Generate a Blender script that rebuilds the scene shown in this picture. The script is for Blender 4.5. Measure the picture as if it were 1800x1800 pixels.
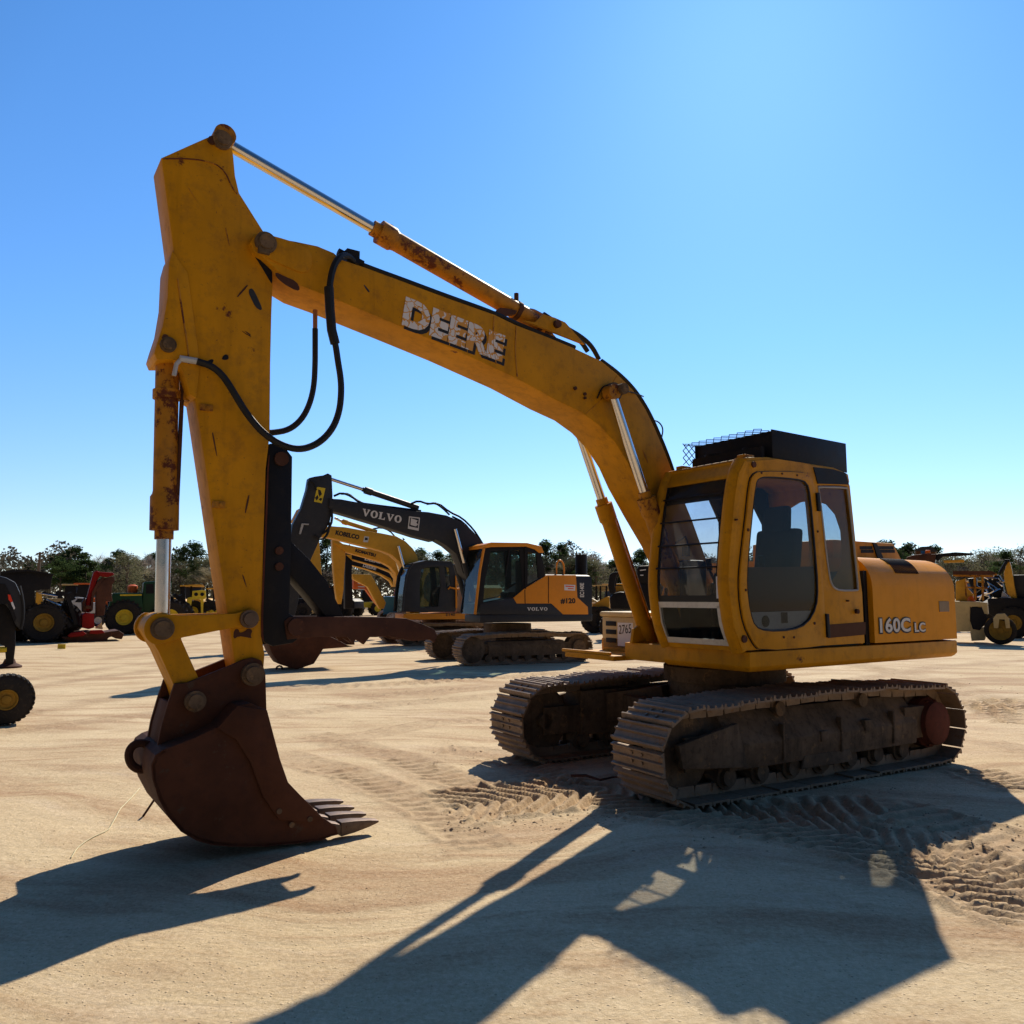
import bpy, bmesh, math, random
import numpy as np
from mathutils import Vector, Matrix
from mathutils.geometry import tessellate_polygon
random.seed(7); np.random.seed(7)
R = math.radians
scene = bpy.context.scene
for o in list(bpy.data.objects): bpy.data.objects.remove(o)
COL = scene.collection

# ------------------------------------------------------------------ camera, light, exposure
FPX, PITCH, CAMH = 1397.27, 0.107574, 1.6047
cam = bpy.data.cameras.new('camera'); camo = bpy.data.objects.new('camera', cam); COL.objects.link(camo)
camo.location = (0, 0, CAMH); camo.rotation_euler = (math.pi/2 + PITCH, 0, 0)
cam.sensor_width = 36; cam.lens = FPX/1800*36; cam.clip_start = 0.05; cam.clip_end = 3000
scene.camera = camo
scene.render.resolution_x = scene.render.resolution_y = 1024
SUN_EL, SUN_AZ = R(38), R(18)          # azimuth to the right of +Y
SV = Vector((math.sin(SUN_AZ)*math.cos(SUN_EL), math.cos(SUN_AZ)*math.cos(SUN_EL), math.sin(SUN_EL)))
sun = bpy.data.lights.new('sun', 'SUN'); sun.energy = 5.0; sun.angle = R(0.53); sun.color = (1.0, .90, .74)
suno = bpy.data.objects.new('sun', sun); COL.objects.link(suno)
suno.rotation_euler = SV.to_track_quat('Z', 'Y').to_euler(); suno.location = SV*60
world = bpy.data.worlds.new('World'); scene.world = world; world.use_nodes = True
wn = world.node_tree; bg = wn.nodes['Background']
sky = wn.nodes.new('ShaderNodeTexSky'); sky.sky_type = 'NISHITA'; sky.sun_disc = False
sky.sun_elevation = SUN_EL; sky.sun_rotation = SUN_AZ
sky.air_density = 1.0; sky.dust_density = 0.15; sky.ozone_density = 1.5; sky.altitude = 100
tcw = wn.nodes.new('ShaderNodeTexCoord'); sxw = wn.nodes.new('ShaderNodeSeparateXYZ'); wn.links.new(tcw.outputs['Generated'], sxw.inputs[0])
rw = wn.nodes.new('ShaderNodeValToRGB'); wn.links.new(sxw.outputs[2], rw.inputs[0])      # clear spring air: deep blue overhead, pale towards the horizon
e = rw.color_ramp.elements; e[0].position = 0.0; e[0].color = (.62, .67, .84, 1); e[1].position = .62; e[1].color = (.38, .74, 1.07, 1)
q_ = e.new(.10); q_.color = (.55, .67, .91, 1); q_ = e.new(.3); q_.color = (.45, .73, 1.02, 1)
mw = wn.nodes.new('ShaderNodeMix'); mw.data_type = 'RGBA'; mw.blend_type = 'MULTIPLY'; mw.inputs[0].default_value = 1
wn.links.new(sky.outputs[0], mw.inputs[6]); wn.links.new(rw.outputs[0], mw.inputs[7])
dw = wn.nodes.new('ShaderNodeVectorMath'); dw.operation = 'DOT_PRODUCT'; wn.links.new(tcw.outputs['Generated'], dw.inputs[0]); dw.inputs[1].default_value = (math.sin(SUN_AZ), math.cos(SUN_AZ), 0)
dm = wn.nodes.new('ShaderNodeMapRange'); dm.inputs[1].default_value = -.5; dm.inputs[2].default_value = .55; dm.inputs[3].default_value = .17; dm.inputs[4].default_value = 1.0; wn.links.new(dw.outputs['Value'], dm.inputs[0])  # added dimming of the sky away from the sun, cuts fill on shaded sides
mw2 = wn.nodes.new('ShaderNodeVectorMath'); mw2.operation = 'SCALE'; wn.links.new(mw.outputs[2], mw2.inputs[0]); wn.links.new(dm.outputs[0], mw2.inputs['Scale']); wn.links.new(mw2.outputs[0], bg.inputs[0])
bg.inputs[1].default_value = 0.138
scene.view_settings.view_transform = 'Standard'; scene.view_settings.look = 'None'
scene.view_settings.exposure = 0.36; scene.view_settings.gamma = 1.0
try: scene.cycles.max_bounces = 8; scene.cycles.transparent_max_bounces = 16
except Exception: pass

# ------------------------------------------------------------------ materials
MATS = {}
def newmat(name):
    m = bpy.data.materials.new(name); m.use_nodes = True; MATS[name] = m
    return m, m.node_tree, m.node_tree.nodes['Principled BSDF']
def node(nt, t, **k):
    n = nt.nodes.new(t)
    for a, b in k.items():
        if a.startswith('i_'): n.inputs[a[2:].replace('_', ' ')].default_value = b
        else: setattr(n, a, b)
    return n
def ramp(nt, src, p0, p1, c0=(0,0,0,1), c1=(1,1,1,1)):
    r = nt.nodes.new('ShaderNodeValToRGB'); r.color_ramp.elements[0].position = p0; r.color_ramp.elements[1].position = p1
    r.color_ramp.elements[0].color = c0; r.color_ramp.elements[1].color = c1
    nt.links.new(src, r.inputs[0]); return r.outputs[0]
def mixc(nt, fac, a, b):
    m = nt.nodes.new('ShaderNodeMix'); m.data_type = 'RGBA'
    for sck, v in ((m.inputs[0], fac), (m.inputs[6], a), (m.inputs[7], b)):
        if hasattr(v, 'links'): nt.links.new(v, sck)
        else: sck.default_value = v
    return m.outputs[2]
def C(c): return (c[0], c[1], c[2], 1)
def paint(name, col, rough=.42, dirt=(.10,.065,.035), dirt_amt=.35, rust=.0, metal=0, var=.18, scale=1.0, spec=.22, rustcol=(.11,.03,.012), streak=0):
    m, nt, b = newmat(name)
    tc = node(nt, 'ShaderNodeTexCoord')
    n1 = node(nt, 'ShaderNodeTexNoise', i_Scale=1.7*scale, i_Detail=6.0, i_Roughness=.6); nt.links.new(tc.outputs['Object'], n1.inputs['Vector'])
    n2 = node(nt, 'ShaderNodeTexNoise', i_Scale=9*scale, i_Detail=8.0, i_Roughness=.7); nt.links.new(tc.outputs['Object'], n2.inputs['Vector'])
    dark = tuple(c*(1-var) for c in col); lite = tuple(min(1, c*(1+var*.6)) for c in col)
    c = mixc(nt, ramp(nt, n1.outputs[0], .3, .7), C(dark), C(lite))
    f = ramp(nt, n2.outputs[0], .5, .78, (0,0,0,1), (dirt_amt,)*3+(1,))
    c = mixc(nt, f, c, C(dirt))
    if streak > 0:       # grime that has run down and scuffs along the plate
        mp_ = node(nt, 'ShaderNodeMapping'); mp_.inputs['Scale'].default_value = (7, 7, .7); nt.links.new(tc.outputs['Object'], mp_.inputs['Vector'])
        n4 = node(nt, 'ShaderNodeTexNoise', i_Scale=1.3, i_Detail=7.0, i_Roughness=.65, i_Distortion=.3); nt.links.new(mp_.outputs[0], n4.inputs['Vector'])
        c = mixc(nt, ramp(nt, n4.outputs[0], .5, .72, (0,0,0,1), (streak,)*3+(1,)), c, C(tuple(.32*x for x in col)))
        n5 = node(nt, 'ShaderNodeTexNoise', i_Scale=60, i_Detail=3.0); nt.links.new(tc.outputs['Object'], n5.inputs['Vector'])
        c = mixc(nt, ramp(nt, n5.outputs[0], .70, .73, (0,0,0,1), (.7,.7,.7,1)), c, C((.06,.03,.018)))
        mp5 = node(nt, 'ShaderNodeMapping'); mp5.inputs['Scale'].default_value = (1.2, 3, 11); mp5.inputs['Rotation'].default_value = (0, .5, 0); nt.links.new(tc.outputs['Object'], mp5.inputs['Vector'])
        n6 = node(nt, 'ShaderNodeTexNoise', i_Scale=2.2, i_Detail=9.0, i_Roughness=.8); nt.links.new(mp5.outputs[0], n6.inputs['Vector'])
        c = mixc(nt, ramp(nt, n6.outputs[0], .64, .70, (0,0,0,1), (.55*min(1,streak*2),)*3+(1,)), c, C(tuple(min(1,x*.6+.08) for x in col)))
    if rust > 0:
        n3 = node(nt, 'ShaderNodeTexNoise', i_Scale=4.3*scale, i_Detail=10.0, i_Roughness=.75); nt.links.new(tc.outputs['Object'], n3.inputs['Vector'])
        f = ramp(nt, n3.outputs[0], .72-.3*rust, .76-.3*rust)
        c = mixc(nt, f, c, C(rustcol))
    nt.links.new(c, b.inputs['Base Color'])
    r = node(nt, 'ShaderNodeMapRange'); r.inputs[3].default_value = max(.05, rough-.1); r.inputs[4].default_value = min(1, rough+.2)
    nt.links.new(n2.outputs[0], r.inputs[0]); nt.links.new(r.outputs[0], b.inputs['Roughness'])
    b.inputs['Metallic'].default_value = metal; b.inputs['Specular IOR Level'].default_value = spec
    bp = node(nt, 'ShaderNodeBump', i_Strength=.12, i_Distance=.01); nt.links.new(n2.outputs[0], bp.inputs['Height']); nt.links.new(bp.outputs[0], b.inputs['Normal'])
    return m
YEL = paint('yellow_paint', (.56,.245,.004), .5, dirt=(.13,.06,.02), dirt_amt=.55, rust=.24, var=.2, spec=.14, streak=.28)
YELH = paint('hood_yellow_paint', (.66,.265,.003), .42, dirt=(.40,.16,.01), dirt_amt=.3, rust=.0, var=.07, spec=.08, streak=.12)
YELW = paint('worn_yellow_paint', (.45,.19,.015), .5, dirt=(.06,.04,.03), dirt_amt=.8, rust=.62, var=.2, spec=.16, streak=.5)
RUST = paint('rusty_steel', (.085,.034,.02), .75, dirt=(.045,.022,.018), dirt_amt=.8, rust=.5, var=.4, rustcol=(.12,.045,.022))
RUSTB = paint('rusty_bucket_steel', (.085,.030,.014), .8, dirt=(.04,.02,.016), dirt_amt=.7, rust=.4, var=.35, scale=1.5, rustcol=(.075,.042,.026))
BLK = paint('black_paint', (.012,.012,.015), .5, dirt=(.04,.03,.022), dirt_amt=.45, var=.3, spec=.14)
WORN = paint('worn_bright_steel', (.15,.10,.07), .5, dirt=(.10,.05,.03), dirt_amt=.8, rust=.4, var=.3, metal=.6, scale=3, spec=.5, rustcol=(.10,.04,.02))
DIRTY = paint('muddy_steel', (.15,.10,.06), .9, dirt=(.03,.02,.014), dirt_amt=.9, rust=.5, var=.45, scale=2, rustcol=(.20,.12,.06), streak=.7)
SHOE = paint('track_shoe_steel', (.27,.18,.11), .6, dirt=(.10,.06,.035), dirt_amt=.6, rust=.45, var=.3, scale=2.5, metal=.2, spec=.5, rustcol=(.25,.12,.04))
HUBRED = paint('rusty_red_hub', (.115,.030,.016), .85, dirt=(.05,.025,.015), dirt_amt=.9, rust=.5, var=.3, scale=2)
RUBBER = paint('rubber', (.015,.015,.017), .5, dirt=(.06,.045,.03), dirt_amt=.25, var=.2, scale=3)
TYRE = paint('dusty_tyre_rubber', (.025,.022,.02), .85, dirt=(.1,.075,.045), dirt_amt=.5, var=.3, scale=2)
WHITE = paint('white_trim', (.62,.58,.52), .6, dirt=(.3,.24,.18), dirt_amt=.5, var=.15, scale=3)
PAPER = paint('white_paper', (.7,.7,.74), .8, dirt=(.5,.5,.55), dirt_amt=.3, var=.05)
GREYP = paint('dark_grey_paint', (.028,.030,.036), .45, dirt=(.08,.07,.06), dirt_amt=.3, var=.15)
RIMY = paint('dull_yellow_rim', (.30,.17,.02), .6, dirt=(.08,.05,.02), dirt_amt=.7, var=.3)
PLATE = paint('faded_plate', (.26,.19,.12), .6, var=.15, scale=5)
ORG = paint('orange_yellow_paint', (.72,.26,.02), .38, dirt=(.3,.14,.04), dirt_amt=.25, var=.08)
YELB = paint('far_yellow_paint', (.66,.33,.03), .45, dirt=(.2,.11,.04), dirt_amt=.35, var=.12)
YELC = paint('bright_yellow_paint', (.66,.48,.03), .45, dirt=(.2,.14,.04), dirt_amt=.3, var=.12)
ORED = paint('orange_red_paint', (.62,.12,.02), .45, dirt=(.2,.07,.03), dirt_amt=.3, var=.12)
RED = paint('red_paint', (.26,.010,.008), .5, dirt=(.08,.02,.015), dirt_amt=.7, var=.3, spec=.12)
GREEN = paint('green_paint', (.012,.055,.022), .4, dirt=(.04,.04,.02), dirt_amt=.3, var=.2)
CREAM = paint('cream_paint', (.56,.42,.20), .5, dirt=(.2,.13,.06), dirt_amt=.45, rust=.15, var=.14)
BROWN = paint('brown_trim', (.09,.04,.02), .8, dirt=(.04,.03,.02), dirt_amt=.3, var=.1)
LGREY = paint('light_grey_plastic', (.36,.35,.35), .6, dirt=(.2,.17,.14), dirt_amt=.4, var=.1, scale=3)
SEATM = paint('dark_seat_fabric', (.022,.022,.026), .9, var=.2)
BLUEJ = paint('blue_cloth', (.05,.14,.34), .9, var=.25, scale=3)
BLUE = paint('blue_paint', (.02,.13,.33), .5, var=.2)
SILV = paint('silver_panel', (.45,.45,.46), .4, dirt=(.2,.18,.15), dirt_amt=.4, var=.1)
AMBER = paint('orange_lens', (.9,.16,.01), .3, var=.05, dirt_amt=.05)
REDL = paint('red_reflector', (.75,.05,.02), .3, var=.05, dirt_amt=.05)
LETW = paint('white_lettering', (.62,.60,.58), .5, dirt=(.4,.36,.3), dirt_amt=.3, var=.06, scale=4)
LETB = paint('black_lettering', (.02,.02,.022), .5, var=.1)
COPPER = paint('copper_brown_pipe', (.32,.14,.07), .45, var=.2, metal=.4)
m, nt, b = newmat('chrome'); b.inputs['Metallic'].default_value = 1; b.inputs['Base Color'].default_value = (.62,.60,.60,1); b.inputs['Roughness'].default_value = .16; CHROME = m
nz = node(nt, 'ShaderNodeTexNoise', i_Scale=14.0, i_Detail=6.0); tcn = node(nt, 'ShaderNodeTexCoord'); nt.links.new(tcn.outputs['Object'], nz.inputs['Vector'])
nt.links.new(ramp(nt, nz.outputs[0], .35, .8, (.14,)*3+(1,), (.30,)*3+(1,)), b.inputs['Roughness'])
def glass(name, tint, gloss=.0, dust=.06):
    m, nt, b = newmat(name); nt.nodes.remove(b)
    out = nt.nodes['Material Output']
    tr = node(nt, 'ShaderNodeBsdfTransparent'); tr.inputs[0].default_value = C(tint)
    gl = node(nt, 'ShaderNodeBsdfGlossy'); gl.inputs['Roughness'].default_value = .04; gl.inputs[0].default_value = (.8,.85,.9,1)
    lw = node(nt, 'ShaderNodeLayerWeight'); lw.inputs[0].default_value = .5; pw = node(nt, 'ShaderNodeMath', operation='POWER'); pw.inputs[1].default_value = 5; nt.links.new(lw.outputs['Facing'], pw.inputs[0])
    fr = node(nt, 'ShaderNodeMath', operation='MULTIPLY_ADD'); fr.inputs[1].default_value = .9; fr.inputs[2].default_value = .012; nt.links.new(pw.outputs[0], fr.inputs[0])
    mx = node(nt, 'ShaderNodeMixShader'); nt.links.new(fr.outputs[0], mx.inputs[0]); nt.links.new(tr.outputs[0], mx.inputs[1]); nt.links.new(gl.outputs[0], mx.inputs[2])
    df = node(nt, 'ShaderNodeBsdfDiffuse'); df.inputs[0].default_value = (.5,.45,.4,1)
    tl = node(nt, 'ShaderNodeBsdfTranslucent'); tl.inputs[0].default_value = (.5,.45,.4,1)
    ad = node(nt, 'ShaderNodeMixShader'); ad.inputs[0].default_value = .6; nt.links.new(df.outputs[0], ad.inputs[1]); nt.links.new(tl.outputs[0], ad.inputs[2])
    tc = node(nt, 'ShaderNodeTexCoord'); nn = node(nt, 'ShaderNodeTexNoise', i_Scale=5.0, i_Detail=8.0, i_Roughness=.7); nt.links.new(tc.outputs['Object'], nn.inputs['Vector'])
    f = ramp(nt, nn.outputs[0], .35, .75, (dust*.5,)*3+(1,), (dust*2.2,)*3+(1,))
    m2 = node(nt, 'ShaderNodeMixShader'); nt.links.new(f, m2.inputs[0]); nt.links.new(mx.outputs[0], m2.inputs[1]); nt.links.new(ad.outputs[0], m2.inputs[2])
    nt.links.new(m2.outputs[0], out.inputs[0]); return m
GLASS = glass('cab_glass', (.72,.76,.78), dust=.003)
GLASSW = glass('dusty_windscreen_glass', (.78,.8,.82), dust=.05)
GLASSB = glass('tinted_glass', (.35,.5,.5), dust=.03)
def leafmat(name, col, col2, tl=.4):
    m, nt, b = newmat(name); nt.nodes.remove(b); out = nt.nodes['Material Output']
    g = node(nt, 'ShaderNodeNewGeometry'); c = mixc(nt, g.outputs['Random Per Island'], C(col), C(col2))
    d = node(nt, 'ShaderNodeBsdfDiffuse'); t = node(nt, 'ShaderNodeBsdfTranslucent'); nt.links.new(c, d.inputs[0]); nt.links.new(c, t.inputs[0])
    mx = node(nt, 'ShaderNodeMixShader'); mx.inputs[0].default_value = tl; nt.links.new(d.outputs[0], mx.inputs[1]); nt.links.new(t.outputs[0], mx.inputs[2]); nt.links.new(mx.outputs[0], out.inputs[0]); return m
PINE = leafmat('pine_needles', (.035,.06,.022), (.075,.11,.04))
BUSH = leafmat('early_spring_foliage', (.10,.11,.06), (.17,.16,.10))  # lightened: distance haze is put into the foliage colour
TWIG = leafmat('bare_twigs', (.2,.17,.14), (.32,.28,.24))  # twigs paled too, standing in for haze
TWIGY = leafmat('budding_twigs', (.26,.23,.15), (.36,.31,.2))
BARK = paint('bark', (.14,.105,.08), .9, var=.3)

# ------------------------------------------------------------------ mesh helpers
class MB:
    def __init__(s): s.v=[]; s.f=[]; s.m=[]; s.k=[]
    def add(s, V, F, m=0):
        k=len(s.v); s.k.append((k,len(s.f))); s.v += [tuple(map(float,p)) for p in V]; s.f += [tuple(i+k for i in f) for f in F]; s.m += [m]*len(F); return s
    def box(s, a, b, m=0):
        x0,y0,z0=[min(p,q) for p,q in zip(a,b)]; x1,y1,z1=[max(p,q) for p,q in zip(a,b)]
        V=[(x0,y0,z0),(x1,y0,z0),(x1,y1,z0),(x0,y1,z0),(x0,y0,z1),(x1,y0,z1),(x1,y1,z1),(x0,y1,z1)]
        return s.add(V,[(0,3,2,1),(4,5,6,7),(0,1,5,4),(1,2,6,5),(2,3,7,6),(3,0,4,7)],m)
    def prism(s, pts, y0, y1, m=0):      # pts in XZ
        n=len(pts); y0,y1=min(y0,y1),max(y0,y1)
        area=sum(pts[i][0]*pts[(i+1)%n][1]-pts[(i+1)%n][0]*pts[i][1] for i in range(n))
        if area<0: pts=pts[::-1]
        V=[(p[0],y0,p[1]) for p in pts]+[(p[0],y1,p[1]) for p in pts]
        F=[tuple(range(n)), tuple(range(2*n-1,n-1,-1))]+[(i,i+n,(i+1)%n+n,(i+1)%n) for i in range(n)]
        return s.add(V,F,m)
    def prism_x(s, pts, x0, x1, m=0):    # pts in YZ
        n=len(pts); V=[(x0,p[0],p[1]) for p in pts]+[(x1,p[0],p[1]) for p in pts]
        F=[tuple(range(n)), tuple(range(2*n-1,n-1,-1))]+[(i,i+n,(i+1)%n+n,(i+1)%n) for i in range(n)]
        return s.add(V,F,m)
    def prism_z(s, pts, z0, z1, m=0):
        n=len(pts); V=[(p[0],p[1],z0) for p in pts]+[(p[0],p[1],z1) for p in pts]
        F=[tuple(range(n-1,-1,-1)), tuple(range(n,2*n))]+[(i,(i+1)%n,(i+1)%n+n,i+n) for i in range(n)]
        return s.add(V,F,m)
    def plate(s, outline, holes, y0, y1, m=0):
        loops=[outline]+holes
        tri=tessellate_polygon([[Vector((p[0],p[1],0)) for p in l] for l in loops])
        flat=[p for l in loops for p in l]; n=len(flat)
        V=[(p[0],y0,p[1]) for p in flat]+[(p[0],y1,p[1]) for p in flat]
        F=[t for t in tri]+[(t[2]+n,t[1]+n,t[0]+n) for t in tri]
        k=0
        for l in loops:
            L=len(l)
            for i in range(L): a=k+i; b=k+(i+1)%L; F.append((a,b,b+n,a+n))
            k+=L
        return s.add(V,F,m)
    def cyl(s, p, q, r, r2=None, n=20, m=0, caps=True):
        return s.seg([(p,r),(q,r if r2 is None else r2)], n, m, caps)
    def seg(s, prof, n=20, m=0, caps=True):   # list of (point, radius) along one axis (lathe)
        P=[Vector(p) for p,_ in prof]; ax=(P[-1]-P[0]); 
        if ax.length<1e-9: return s
        ax.normalize(); u=ax.orthogonal().normalized(); w=ax.cross(u)
        V=[];F=[]
        for c,(pt,r) in zip(P,prof):
            for i in range(n):
                a=2*math.pi*i/n; V.append(c+u*math.cos(a)*r+w*math.sin(a)*r)
        for k in range(len(prof)-1):
            for i in range(n): F.append((k*n+i,k*n+(i+1)%n,(k+1)*n+(i+1)%n,(k+1)*n+i))
        if caps:
            F.append(tuple(range(n-1,-1,-1))); F.append(tuple((len(prof)-1)*n+i for i in range(n)))
        return s.add(V,F,m)
    def tube(s, path, r, n=8, m=0, closed=False, smooth=0):
        P=[Vector(p) for p in path]
        for _ in range(smooth):
            Q=[P[0]] if not closed else []
            for a,b in zip(P,P[1:]+([P[0]] if closed else [])): Q += [a*.75+b*.25, a*.25+b*.75]
            if not closed: Q.append(P[-1])
            P=Q
        rr = r if hasattr(r,'__len__') else [r]*len(P)
        if len(rr)!=len(P): rr=[rr[int(i*(len(rr)-1)/(len(P)-1))] for i in range(len(P))]
        N=len(P); V=[];F=[]; u=None
        for i,c in enumerate(P):
            t=(P[(i+1)%N]-P[i-1]) if closed else (P[min(i+1,N-1)]-P[max(i-1,0)])
            if t.length<1e-9: t=Vector((0,0,1))
            t.normalize()
            if u is None: u=t.orthogonal().normalized()
            u=(u-t*u.dot(t)); u = u.normalized() if u.length>1e-6 else t.orthogonal().normalized()
            w=t.cross(u)
            for k in range(n):
                a=2*math.pi*k/n; V.append(c+u*math.cos(a)*rr[i]+w*math.sin(a)*rr[i])
        for i in range(N if closed else N-1):
            j=(i+1)%N
            for k in range(n): F.append((i*n+k,i*n+(k+1)%n,j*n+(k+1)%n,j*n+k))
        if not closed: F.append(tuple(range(n-1,-1,-1))); F.append(tuple((N-1)*n+i for i in range(n)))
        return s.add(V,F,m)
    def bar(s, p, q, w, h, m=0):          # rectangular bar between points
        p,q=Vector(p),Vector(q); t=(q-p).normalized(); side=t.cross(Vector((0,0,1)))
        if side.length<1e-4: side=Vector((0,1,0))
        side.normalize(); up=side.cross(t); V=[]
        for c in (p,q):
            for a,b in ((-1,-1),(1,-1),(1,1),(-1,1)): V.append(c+side*a*w/2+up*b*h/2)
        return s.add(V,[(3,2,1,0),(4,5,6,7),(0,1,5,4),(1,2,6,5),(2,3,7,6),(3,0,4,7)],m)
    def build_each(s, name, mat, parent=None, **kw):     # every added piece becomes an object of its own
        out=[]; K=s.k+[(len(s.v),len(s.f))]
        for (v0,f0),(v1,f1) in zip(K[:-1],K[1:]):
            q=MB(); q.v=s.v[v0:v1]; q.f=[tuple(i-v0 for i in f) for f in s.f[f0:f1]]; q.m=[0]*len(q.f); out.append(q.build(name,mat,parent,**kw))
        return out
    def build(s, name, mat, parent=None, bev=0, seg=2, rot=None, smooth=True, ang=35):
        me=bpy.data.meshes.new(name); V=s.v
        if rot is not None:
            c,sn=math.cos(rot),math.sin(rot); V=[(x*c-y*sn, x*sn+y*c, z) for x,y,z in V]
        me.from_pydata(V,[],s.f)
        mats = mat if isinstance(mat,(list,tuple)) else [mat]
        for q in mats: me.materials.append(q)
        if len(mats)>1: me.polygons.foreach_set('material_index', s.m)
        bm=bmesh.new(); bm.from_mesh(me)
        bmesh.ops.recalc_face_normals(bm, faces=bm.faces)
        if bev>0:
            ed=[e for e in bm.edges if len(e.link_faces)==2 and e.calc_face_angle(0)>R(28)]
            try: bmesh.ops.bevel(bm, geom=ed, offset=bev, segments=seg, profile=.6, affect='EDGES', clamp_overlap=True)
            except Exception as ex: print('bevel', name, ex)
        bm.to_mesh(me); bm.free()
        if smooth:
            me.polygons.foreach_set('use_smooth',[True]*len(me.polygons)); me.set_sharp_from_angle(angle=R(ang))
        o=bpy.data.objects.new(name, me); COL.objects.link(o)
        if parent is not None: o.parent=parent
        return o
def tag(o, label=None, cat=None, group=None, kind=None):
    if label: o['label']=label
    if cat: o['category']=cat
    if group: o['group']=group
    if kind: o['kind']=kind
    return o
def copy_tree(o, parent=None):
    c=o.copy(); COL.objects.link(c)
    if parent is not None: c.parent=parent
    for ch in list(o.children): copy_tree(ch, c)
    return c
class Frame:
    """a machine's own axes: X forward (towards the left of the yard), Y its left side, Z up"""
    def __init__(s, x0, y0, psi):
        s.o=(x0,y0); s.psi=psi; s.F=Vector((-math.cos(psi),-math.sin(psi),0)); s.L=Vector((math.sin(psi),-math.cos(psi),0))
    def root(s, name):
        e=bpy.data.objects.new(name,None); COL.objects.link(e); e.location=(s.o[0],s.o[1],0); e.rotation_euler=(0,0,math.pi+s.psi)
        e.empty_display_size=.3; return e
    def loc(s, u, v, Y=None, X=None, Z=None):
        a=(u-900)/FPX; b=(900-v)/FPX; c,sn=math.cos(PITCH),math.sin(PITCH)
        d=Vector((a,c-b*sn,sn+b*c)); o=Vector((-s.o[0],-s.o[1],CAMH))
        D=Vector((d.dot(s.F),d.dot(s.L),d.z)); O=Vector((o.dot(s.F),o.dot(s.L),CAMH))
        if Y is not None: t=(Y-O.y)/D.y
        elif X is not None: t=(X-O.x)/D.x
        else: t=(Z-O.z)/D.z
        return O+t*D
    def P(s, pts, Y): return [(lambda q:(q.x,q.z))(s.loc(u,v,Y=Y)) for u,v in pts]
    def p3(s, pts, Y): return [s.loc(u,v,Y=Y) for u,v in pts]
def ground_at(u,v):
    a=(u-900)/FPX; b=(900-v)/FPX; c,sn=math.cos(PITCH),math.sin(PITCH)
    d=Vector((a,c-b*sn,sn+b*c)); t=-CAMH/d.z; return d.x*t, d.y*t

# ------------------------------------------------------------------ lettering
GLY = {'V':[[(0,1),(.42,1),(.42,.88),(.34,.88),(.56,.36),(.74,.88),(.64,.88),(.64,1),(1,1),(1,.88),(.93,.88),(.60,0),(.44,0),(.09,.88),(0,.88)]],
 'L':[[(0,1),(.5,1),(.5,.88),(.4,.88),(.4,.12),(.68,.12),(.78,.34),(.88,.34),(.88,0),(0,0),(0,.12),(.11,.12),(.11,.88),(0,.88)]]}
def word_mesh(word, adv=1.12):
    mb=MB(); x=0
    for ch in word:
        if ch=='O':
            n=28; out=[(x+.5+.5*math.cos(2*math.pi*i/n), .5+.52*math.sin(2*math.pi*i/n)) for i in range(n)]
            inn=[(x+.5+.21*math.cos(2*math.pi*i/n), .5+.37*math.sin(2*math.pi*i/n)) for i in range(n)]
            V=[(p[0],p[1],0) for p in out+inn]; mb.add(V,[(i,(i+1)%n,(i+1)%n+n,i+n) for i in range(n)]); x+=adv
        else:
            for poly in GLY[ch]: mb.add([(x+p[0],p[1],0) for p in poly],[tuple(range(len(poly)))])
            x+=adv*(.95 if ch=='L' else 1)
    return [tuple(v) for v in mb.v], mb.f
def font_mesh(word, bold=0.0, shear=0.0, space=1.0):
    cu=bpy.data.curves.new('lettering','FONT'); cu.body=word; cu.offset=bold; cu.shear=shear; cu.space_character=space; cu.fill_mode='FRONT'
    cu.resolution_u=4
    ob=bpy.data.objects.new('lettering',cu); COL.objects.link(ob)
    dg=bpy.context.evaluated_depsgraph_get(); me=bpy.data.meshes.new_from_object(ob.evaluated_get(dg))
    V=[tuple(v.co) for v in me.vertices]; F=[tuple(p.vertices) for p in me.polygons]
    bpy.data.objects.remove(ob); bpy.data.meshes.remove(me); bpy.data.curves.remove(cu); return V,F
def letters(name, VF, A, B, up_h, n, mat, parent, rot=None):
    """fit the flat word between baseline points A and B (local 3-D), cap height up_h, facing n"""
    V,F=VF; A,B,n=Vector(A),Vector(B),Vector(n).normalized(); x=(B-A).normalized(); up=n.cross(x)
    x0=min(p[0] for p in V); x1=max(p[0] for p in V); y0=min(p[1] for p in V); y1=max(p[1] for p in V); w=(B-A).length
    W=[A+x*((p[0]-x0)/(x1-x0)*w)+up*((p[1]-y0)/(y1-y0)*up_h) for p in V]
    me=bpy.data.meshes.new(name); me.from_pydata([tuple(p) for p in W],[],F); me.materials.append(mat)
    o=bpy.data.objects.new(name,me); COL.objects.link(o); o.parent=parent; return o
# ================================================================== the big yellow excavator
M = Frame(2.1459, 8.1821, 0.58952)
DROT = 0.53722-0.58952
ex = M.root('excavator')
tag(ex, 'large worn yellow crawler excavator nearest, flaking white lettering on boom and rusty bucket on sand', 'excavator')
p3=lambda u,v,Y: tuple(M.loc(u,v,Y=Y))

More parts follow.
